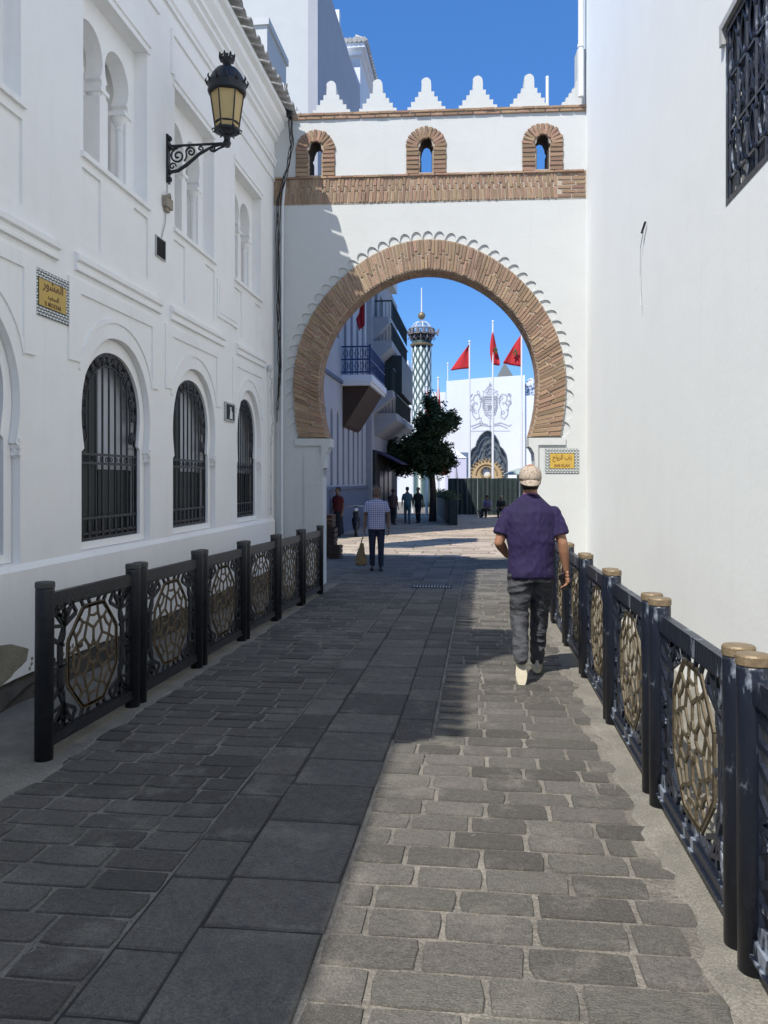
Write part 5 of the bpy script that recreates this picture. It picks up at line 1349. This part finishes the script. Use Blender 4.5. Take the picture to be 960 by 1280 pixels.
# ------------------------------------------------------------------ flags
def flag(label, loc, Hp, shape, seed, starpos=None, cm=M_red):
    root = empty('flag_on_pole', loc); tag(root, label, 'flag', 'red flags on tall poles')
    mb = MB(); mb.tube([(0, 0, 0), (0, 0, Hp*.55)], .085, 10); mb.tube([(0, 0, Hp*.55), (0, 0, Hp)], .06, 10); mb.ell((0, 0, Hp+.05), (.09, .09, .09), 10, 8); mb.build('flagpole', M_pole, root)
    r = random.Random(seed); nu, nv = 10, 12; vs = []
    for j in range(nv+1):
        t = j/nv
        a = shape(0, t); b = shape(1, t)
        for i in range(nu+1):
            s = i/nu; x = a[0]+(b[0]-a[0])*s; z = a[1]+(b[1]-a[1])*s
            vs.append((x, .16*math.sin(s*5+t*2.5+seed)*s, z))
    me = bpy.data.meshes.new('flag_cloth'); me.from_pydata(vs, [], [(j*(nu+1)+i, j*(nu+1)+i+1, (j+1)*(nu+1)+i+1, (j+1)*(nu+1)+i) for j in range(nv) for i in range(nu)]); me.materials.append(cm)
    me.polygons.foreach_set('use_smooth', [True]*len(me.polygons)); o = obj('flag_cloth', me, root); md = o.modifiers.new('t', 'SOLIDIFY'); md.thickness = .015
    if starpos:
        mb = MB(); cx, cz, sx, sz, yo = starpos
        P5 = [(cx+sx*math.sin(2*PI*k*2/5), yo, cz+sz*math.cos(2*PI*k*2/5)) for k in range(6)]
        mb.tube(P5, .045, 5); mb.build('star', M_green if starpos[4] > -9 else M_green, root)
    return root
g55 = gz(55)
flag('leftmost red flag in the square, blown out left as a triangle', (-.71, 55, g55), 10.97-g55, lambda s, t: (-.04-1.28*s*(t**.9), (10.80-1.62*t-g55)-(.12 if s else 0)*t*.8+(0 if s == 0 else .0)), 1)
flag('middle red flag in the square, hanging narrow with its star showing', (.87, 55, g55), 12.3-g55, lambda s, t: ((-.05-.22*math.sin(t*2.6)+.12*t) if s == 0 else (.04+.52*t**1.1-.1*max(0, t-.85)*6), 11.65-2.25*t-g55-(.0 if s == 0 else .05)), 2, (.18, 10.35-g55, .16, .24, -.14))
flag('right red flag in the square, partly hidden by the brick arch', (2.8, 55, g55), 11.87-g55, lambda s, t: (-.04-1.22*s*(t**.95), (11.44-2.2*t-g55)+(.25*t if s else 0)), 3, (-.42, 10.15-g55, .22, .28, -.18))
flag('thin red flag rising out of the top of the street tree', (-2.85, 55, g55), 8.5-g55, lambda s, t: (-.22*t if s == 0 else .04+.16*t, 8.3-1.9*t-g55), 4)
flag('low red flag showing under the crown of the street tree', (-4.6, 55, g55), 4.2-g55, lambda s, t: (-.15-.55*s*(t**.8), 3.6-1.5*t-g55), 5)
flag('dark red flag half sunk in the upper crown of the street tree', (-3.45, 52, gz(52)), 7.6-g55, lambda s, t: (-.12*t if s == 0 else .04+.42*t, 7.3-1.7*t-g55), 6)
flag('low red flag right of the tree trunk', (-2.1, 55, g55), 3.6-g55, lambda s, t: (-.1-.4*s*(t**.8), 3.1-1.2*t-g55), 7)

# ------------------------------------------------------------------ lattice tower
tw = empty('lattice_tower', (-5.08, 70, gz(70))); tag(tw, 'tall round green and white tiled lattice column with a crown basket, ball and spire', 'tower')
zb = gz(70); R0 = .84
def tower_mat():
    m = bpy.data.materials.new('green_diamond_tiles'); m.use_nodes = True; t = m.node_tree; N = t.nodes; L = t.links; b = N['Principled BSDF']; b.inputs['Roughness'].default_value = .35; b.inputs['Base Color'].default_value = (.05, .09, .085, 1); return m
mb = MB(); mb.lathe([(R0*1.25, 0), (R0*1.25, .6), (R0, .8), (R0, 13.9-zb+.2-.4)], (0, 0, 0), 32); mb.build('shaft', tower_mat(), tw, True)
mb = MB(); nr = 10; step = .80; z = 4.0; row = 0
while z < 13.2-zb:
    for k in range(nr):
        a = 2*PI*(k+(.5 if row % 2 else 0))/nr; pts = []
        da = .50*2*PI/nr/2*1.0
        def PP(aa, zz, r_=R0+.03): return (r_*math.cos(aa), r_*math.sin(aa), zz)
        h = step*.80; vs = [PP(a-da, z), PP(a, z-h*.62, R0+.035), PP(a+da, z), PP(a, z+h*.62, R0+.035), PP(a, z, R0+.06)]
        mb.add(vs, [(0, 1, 4), (1, 2, 4), (2, 3, 4), (3, 0, 4)])
    z += step/2*1.28; row += 1
mb.build('diamond_inlay', M_whitet, tw, kind='stuff')
zt = 13.25-zb
mb = MB(); mb.lathe([(.9, zt), (1.0, zt+.05), (1.02, zt+.18), (.85, zt+.25)], (0, 0, 0), 24); mb.build('gilt_collar', M_cap, tw)
mb = MB(); mb.lathe([(.72, zt+.2), (.80, zt+.5), (1.0, zt+.9), (1.15, zt+1.1), (.9, zt+1.15)], (0, 0, 0), 12); mb.build('basket_core', M_dark, tw)
basket = mat('grey_wrought_metal', (.20, .19, .20), .6, noise=.6, scale=5)
mb = MB(); nb = 12
for k in range(nb):
    a = 2*PI*k/nb; c, s = math.cos(a), math.sin(a)
    mb.tube([(.80*c, .80*s, zt+.2), (1.0*c, 1.0*s, zt+.65), (1.32*c, 1.32*s, zt+1.1), (1.58*c, 1.58*s, zt+1.28)], .05, 5)
    mb.tube([(1.2*c, 1.2*s, zt+.85), (1.35*c, 1.35*s, zt+.6), (1.28*c, 1.28*s, zt+.75)], .04, 5)
    c2, s2 = math.cos(a+PI/nb), math.sin(a+PI/nb); c3, s3 = math.cos(a+2*PI/nb), math.sin(a+2*PI/nb)
    mb.tube([(.95*c, .95*s, zt+.55), (1.12*c2, 1.12*s2, zt+.8), (.95*c3, .95*s3, zt+.55)], .035, 5)
    mb.tube([(1.3*c, 1.3*s, zt+1.08), (1.3*c2, 1.3*s2, zt+1.0), (1.3*c3, 1.3*s3, zt+1.08)], .05, 5)
    mb.tube([(1.15*c2, 1.15*s2, zt+1.1), (1.15*c2, 1.15*s2, zt+1.5)], .16, 8)
mb.tube([(1.25*math.cos(a), 1.25*math.sin(a), zt+1.5) for a in [k*PI/12 for k in range(25)]], .05, 5)
mb.tube([(1.6*math.cos(a), 1.6*math.sin(a), zt+1.3) for a in [k*PI/12 for k in range(5)]], .12, 5); mb.tube([(1.55, -.2, zt+.9), (1.68, 0, zt+1.5)], .09, 5); mb.tube([(-1.3, 0, zt+1.15), (-1.75, 0, zt+1.35)], [.1, .02], 5)
mb.build('basket', basket, tw).scale = (.9, .9, 1)
mb = MB()
for k in range(8):
    a = 2*PI*k/8+.2; pts = []
    for i in range(9):
        t = i/8; r_ = .88*math.cos(t*PI/2)**.8 if t < 1 else .02; pts.append((r_*math.cos(a), r_*math.sin(a), zt+1.40+.80*math.sin(t*PI/2)))
    mb.tube(pts, .03, 5)
for zz, rr_ in ((1.7, .84), (2.0, .62)): mb.tube([(rr_*math.cos(a), rr_*math.sin(a), zt+zz) for a in [k*PI/8 for k in range(17)]], .022, 4)
mb.build('wire_dome', M_pole, tw)
zz = 15.95-zb
mb = MB(); mb.ell((0, 0, zz), (.32, .32, .34), 18, 12); mb.build('ball', mat('tarnished_gilt', (.26, .20, .12), .5, .4, noise=.4, scale=3), tw, True)
mb = MB(); mb.tube([(0, 0, zz-.75), (0, 0, zz), (0, 0, zz+2.45)], [.05, .07, .045], 8); mb.build('spire', M_pole, tw)

# ------------------------------------------------------------------ palace
gp_ = gz(90)
pa = empty('royal_palace', (0, 90, gp_)); tag(pa, 'plain white palace wall across the square with large line-work emblem and pointed door', 'palace')
def XZ(y0): return lambda u, v, w: (u, y0-w, v)
def partl(mb, name, m, par, smooth=False, kind=None):
    off = Vector(par.location); mb.v = [(x-off.x, y-off.y, z-off.z) for x, y, z in mb.v]; return mb.build(name, m, par, smooth, kind=kind)
DO = [(-1.25, -.8), (-1.25, 3.7), (-1.15, 4.4), (-.85, 5.0), (-.45, 5.3), (-.3, 5.9), (.05, 6.5), (.55, 6.95), (.85, 7.05), (1.15, 6.95), (1.65, 6.5), (2.0, 5.9), (2.15, 5.3), (2.5, 5.0), (2.85, 4.4), (2.95, 3.7), (2.95, -.8)]
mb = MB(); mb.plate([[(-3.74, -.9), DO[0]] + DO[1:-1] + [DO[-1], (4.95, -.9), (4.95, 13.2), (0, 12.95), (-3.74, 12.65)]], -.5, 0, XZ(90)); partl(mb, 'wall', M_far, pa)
mb = MB(); mb.box((4.951, 90.3, -.9), (12, 90.8, 10.95)); mb.box((-3.7, 90.5, -.9), (-3.3, 100, 12.6)); mb.box((4.6, 90.5, -.9), (4.95, 100, 12.9)); partl(mb, 'side_wall', M_far, pa)
mb = MB(); mb.box((-3.7, 90.45, -.9), (4.9, 90.6, 7.5)); partl(mb, 'doorway', mat('grey_blue_glass', (.12, .15, .18), .35, noise=.4, scale=1.2, col2=(.2, .23, .26)), pa)
mb = MB()
def sc(pts, k, cx=.85, cz=2.0): return [(cx+(u-cx)*k, cz+(v-cz)*k) for u, v in pts]
for k in (1.0, .86): 
    p = sc(DO, k); mb.tube([(u, 89.95, v) for u, v in p if v > -1], .09 if k == 1 else .06, 6)
for s in (-1, 0, 1):
    cx = .85+s*1.35; zt_ = 6.3 if s == 0 else 4.4
    mb.tube([(cx-.48, 90.0, 2), (cx-.48, 90.0, zt_-.8), (cx, 90.0, zt_), (cx+.48, 90.0, zt_-.8), (cx+.48, 90.0, 2)], .09, 6)
    for q in range(4):
        z = 2.4+q*.75
        if z < zt_-.9: mb.tube([(cx-.45, 90.02, z), (cx, 90.02, z+.36), (cx+.45, 90.02, z), (cx, 90.02, z-.36), (cx-.45, 90.02, z)], .05, 5)
mb.tube([(.85, 90.0, 4.9), (1.2, 90, 5.3), (.85, 90, 5.7), (.5, 90, 5.3), (.85, 90, 4.9)], .06, 5)
partl(mb, 'door_tracery', mat('dark_tracery', (.08, .095, .11), .6), pa)
# emblem: crown, shield, two rampant beasts in thin outline, like the light-wire drawing on the wall
def emblem(cx, cz, k, y, par, seed):
    r = random.Random(seed); mb = MB(); W_ = .020*k
    def T(pts, w_=W_): mb.tube([(cx+u*k, y, cz+v*k) for u, v in pts], w_, 4)
    sh = [(-.62, 1.0), (.62, 1.0), (.62, .1), (.45, -.45), (0, -.85), (-.45, -.45), (-.62, .1), (-.62, 1.0)]
    T(sh); T([(u*.8, v*.8+.03) for u, v in sh])
    for i in range(-3, 4): T([(i*.18, .95), (i*.18, -.5+.1*abs(i))], W_*.7)
    for j in range(8): T([(-.6+.05*max(0, j-4), .9-j*.2), (.6-.05*max(0, j-4), .9-j*.2)], W_*.7)
    st = [(.26*math.sin(2*PI*q*2/5), .15+.26*math.cos(2*PI*q*2/5)) for q in range(6)]; T(st)
    T([(-.55, 1.05), (-.62, 1.55), (-.3, 1.35), (0, 1.85), (.3, 1.35), (.62, 1.55), (.55, 1.05), (-.55, 1.05)]); T([(0, 1.85), (0, 2.3)]); T([(-.12, 2.1), (.12, 2.1)]); T([(-.45, 1.5), (-.2, 1.85), (0, 2.05), (.2, 1.85), (.45, 1.5)])
    for j in range(5): T([(-.4+.06*j, 1.15+j*.14), (.4-.06*j, 1.15+j*.14)], W_*.7)
    for s in (-1, 1):
        T([(s*.75, .9), (s*1.0, 1.25), (s*1.3, 1.2), (s*1.45, .85), (s*1.3, .5), (s*1.55, .1), (s*1.5, -.5), (s*1.2, -.9), (s*.9, -.7), (s*1.0, -.2), (s*.8, .3), (s*.75, .9)])
        for q in range(10):
            a0 = r.uniform(0, 6.28); px_, pz_ = s*r.uniform(.75, 1.65), r.uniform(-1.2, 1.4); rr_ = r.uniform(.10, .26)
            T([(px_+rr_*(1-i/14)*math.cos(a0+i*.6), pz_+rr_*(1-i/14)*math.sin(a0+i*.6)) for i in range(10)], W_*.8)
        T([(s*1.5, .1), (s*1.8, .5), (s*1.7, 1.0), (s*1.5, 1.3), (s*1.75, 1.1)]); T([(s*.2, -1.35), (s*.9, -1.2), (s*1.6, -1.5), (s*1.8, -1.35)]); T([(0, -1.5), (s*.8, -1.4), (s*1.5, -1.7)])
        T([(s*.1, -1.9), (s*1.7, -1.9)], W_*.6)
    T([(0, -.85), (0, -2.0)])
    partl(mb, 'line_emblem', mat('grey_wire', (.42, .42, .45), .7), par)
emblem(1.1, 9.55, 1.30, 89.93, pa, 3)
pd = empty('grey_pyramid_roof', (2.75, 96, 13)); tag(pd, 'grey pyramid roof peeping over the palace wall behind the flags', 'roof')
mb = MB(); mb.add([(1.5, 97.5, 13.0), (4.6, 97.5, 13.0), (4.6, 100.5, 13.0), (1.5, 100.5, 13.0), (3.0, 99, 16.0)], [(0, 1, 4), (1, 2, 4), (2, 3, 4), (3, 0, 4), (0, 3, 2, 1)]); mb.box((1.6, 97.6, 9), (4.5, 100.4, 13.0)); partl(mb, 'roof', mat('grey_green_tiles', (.10, .12, .12), .6, noise=.5, scale=2), pd)
zb_ = empty('blue_tiled_kiosk', (5.6, 91, 11)); tag(zb_, 'bit of blue and white patterned dome above the low wall right of the palace', 'dome')
mb = MB(); mb.box((5.0, 91.0, 10.2), (6.6, 92.4, 12.0)); mb.ell((5.8, 91.7, 12.0), (.8, .7, 1.1), 14, 10); partl(mb, 'dome_body', mat('blue_white_zellij', (.55, .60, .68), .5, noise=.95, scale=3.2, col2=(.03, .06, .15), thr=(.5, .53)), zb_)
pl_ = empty('palace_wing', (-7, 85, gz(85))); tag(pl_, 'white palace wing with a second line-work emblem behind the tree', 'palace')
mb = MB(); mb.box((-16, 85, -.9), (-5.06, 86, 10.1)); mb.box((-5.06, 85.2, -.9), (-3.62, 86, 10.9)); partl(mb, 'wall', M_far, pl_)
mb = MB(); mb.box((-12, 87, 8), (-7.75, 90, 14.6)); mb.box((-7.7, 87.5, 8), (-6.95, 90, 14.0)); partl(mb, 'rear_block', M_far, pl_)
mb = MB(); mb.box((-9.75, 86.95, 13.5), (-7.8, 87, 13.56)); mb.box((-7.0, 86.7, 10.1), (-6.6, 87, 11.4)); partl(mb, 'roof_ledge', M_grey, pl_)
emblem(-8.5, 7.6, 1.25, 84.93, pl_, 4)
tb2 = empty('low_town_block', (-4.2, 110, -1)); tag(tb2, 'low pale building closing the gap between the palace wing and front', 'building')
mb = MB(); mb.box((-6, 108, -1), (-2, 112, 9.4)); partl(mb, 'wall', M_far, tb2); mb = MB(); mb.box((-6.1, 107.9, 9.4), (-2, 112.1, 9.6)); partl(mb, 'parapet', M_conc, tb2)
mb = MB(); mb.tube([(-3.6, 90.2, 12.6), (-3.6, 90.2, 14.6)], .06, 6); mb.ell((-3.6, 90.2, 14.65), (.12, .12, .12), 8, 6); o = mb.build('lightning_rod', M_pole); tag(o, 'thin rod at the left end of the palace roof', 'rod')
# carved tan fountain before the palace door
ft = empty('carved_fountain', (.55, 70, gz(70))); tag(ft, 'tan horseshoe-shaped carved monument with a round white opening before the palace door', 'monument')
zb2 = gz(70); o1 = [(-1.35, 0), (-1.35, 2.3)]+[(1.35*math.cos(a), 2.7+1.35*math.sin(a)) for a in [PI*(1-k/14) for k in range(15)]]+[(1.35, 2.3), (1.35, 0)]
ci = [(.42*math.cos(2*PI*k/16), 3.0+.42*math.sin(2*PI*k/16)) for k in range(16)]
mb = MB(); mb.plate([[(-u, v) for u, v in o1], ci], -.2, .2, lambda u, v, w: (u, w, v)); mb.build('arch_slab', M_gold, ft)
mb = MB()
for k in range(15):
    a = PI*k/14; mb.tube([(1.30*math.cos(a), -.22, 2.7+1.30*math.sin(a)), (1.52*math.cos(a), -.22, 2.7+1.52*math.sin(a))], .09, 6)
mb.tube([(.9*math.cos(a), -.22, 2.8+.9*math.sin(a)) for a in [PI*k/14 for k in range(15)]], .07, 6); mb.tube([(.5*math.cos(a), -.22, 3.0+.5*math.sin(a)) for a in [2*PI*k/16 for k in range(17)]], .06, 6); mb.build('carving', mat('dark_gilt', (.28, .19, .09), .7), ft)
mb = MB(); mb.ell((0, .1, 2.95), (.36, .1, .36), 12, 8); mb.build('white_disc', M_whitet, ft)
te = empty('white_marquee', (-1.93, 65, gz(65))); tag(te, 'lilac-white marquee left of the nearest tall flagpole in the square', 'tent')
mb = MB(); mb.box((-.85, -.8, 0), (.85, .8, 4.1)); mb.build('tent_wall', mat('lilac_white_canvas', (.58, .57, .70), .8), te)
mb = MB(); mb.add([(-.9, -.85, 4.1), (.9, -.85, 4.1), (.9, .85, 4.1), (-.9, .85, 4.1), (0, 0, 4.75)], [(0, 1, 4), (1, 2, 4), (2, 3, 4), (3, 0, 4), (0, 3, 2, 1)]); mb.build('tent_roof', M_far, te)
mb = MB(); mb.add([(-.05, -.86, 0), (.45, -.86, 0), (.0, -.86, 3.9), (-.05, -.88, 0), (.45, -.88, 0), (.0, -.88, 3.9)], [(0, 1, 2), (3, 5, 4), (0, 2, 5, 3), (1, 4, 5, 2), (0, 3, 4, 1)]); mb.build('door_flap', mat('grey_canvas', (.28, .28, .38), .8), te)
mb = MB(); mb.tube([(.1, -.86, 0), (.0, -.9, 4.2)], .03, 5); mb.build('tent_pole', M_grey, te)
# plain buildings closing the square so no bare horizon shows
tr_ = empty('square_side_building', (5.2, 50, -.7)); tag(tr_, 'plain white building along the right side of the square', 'building')
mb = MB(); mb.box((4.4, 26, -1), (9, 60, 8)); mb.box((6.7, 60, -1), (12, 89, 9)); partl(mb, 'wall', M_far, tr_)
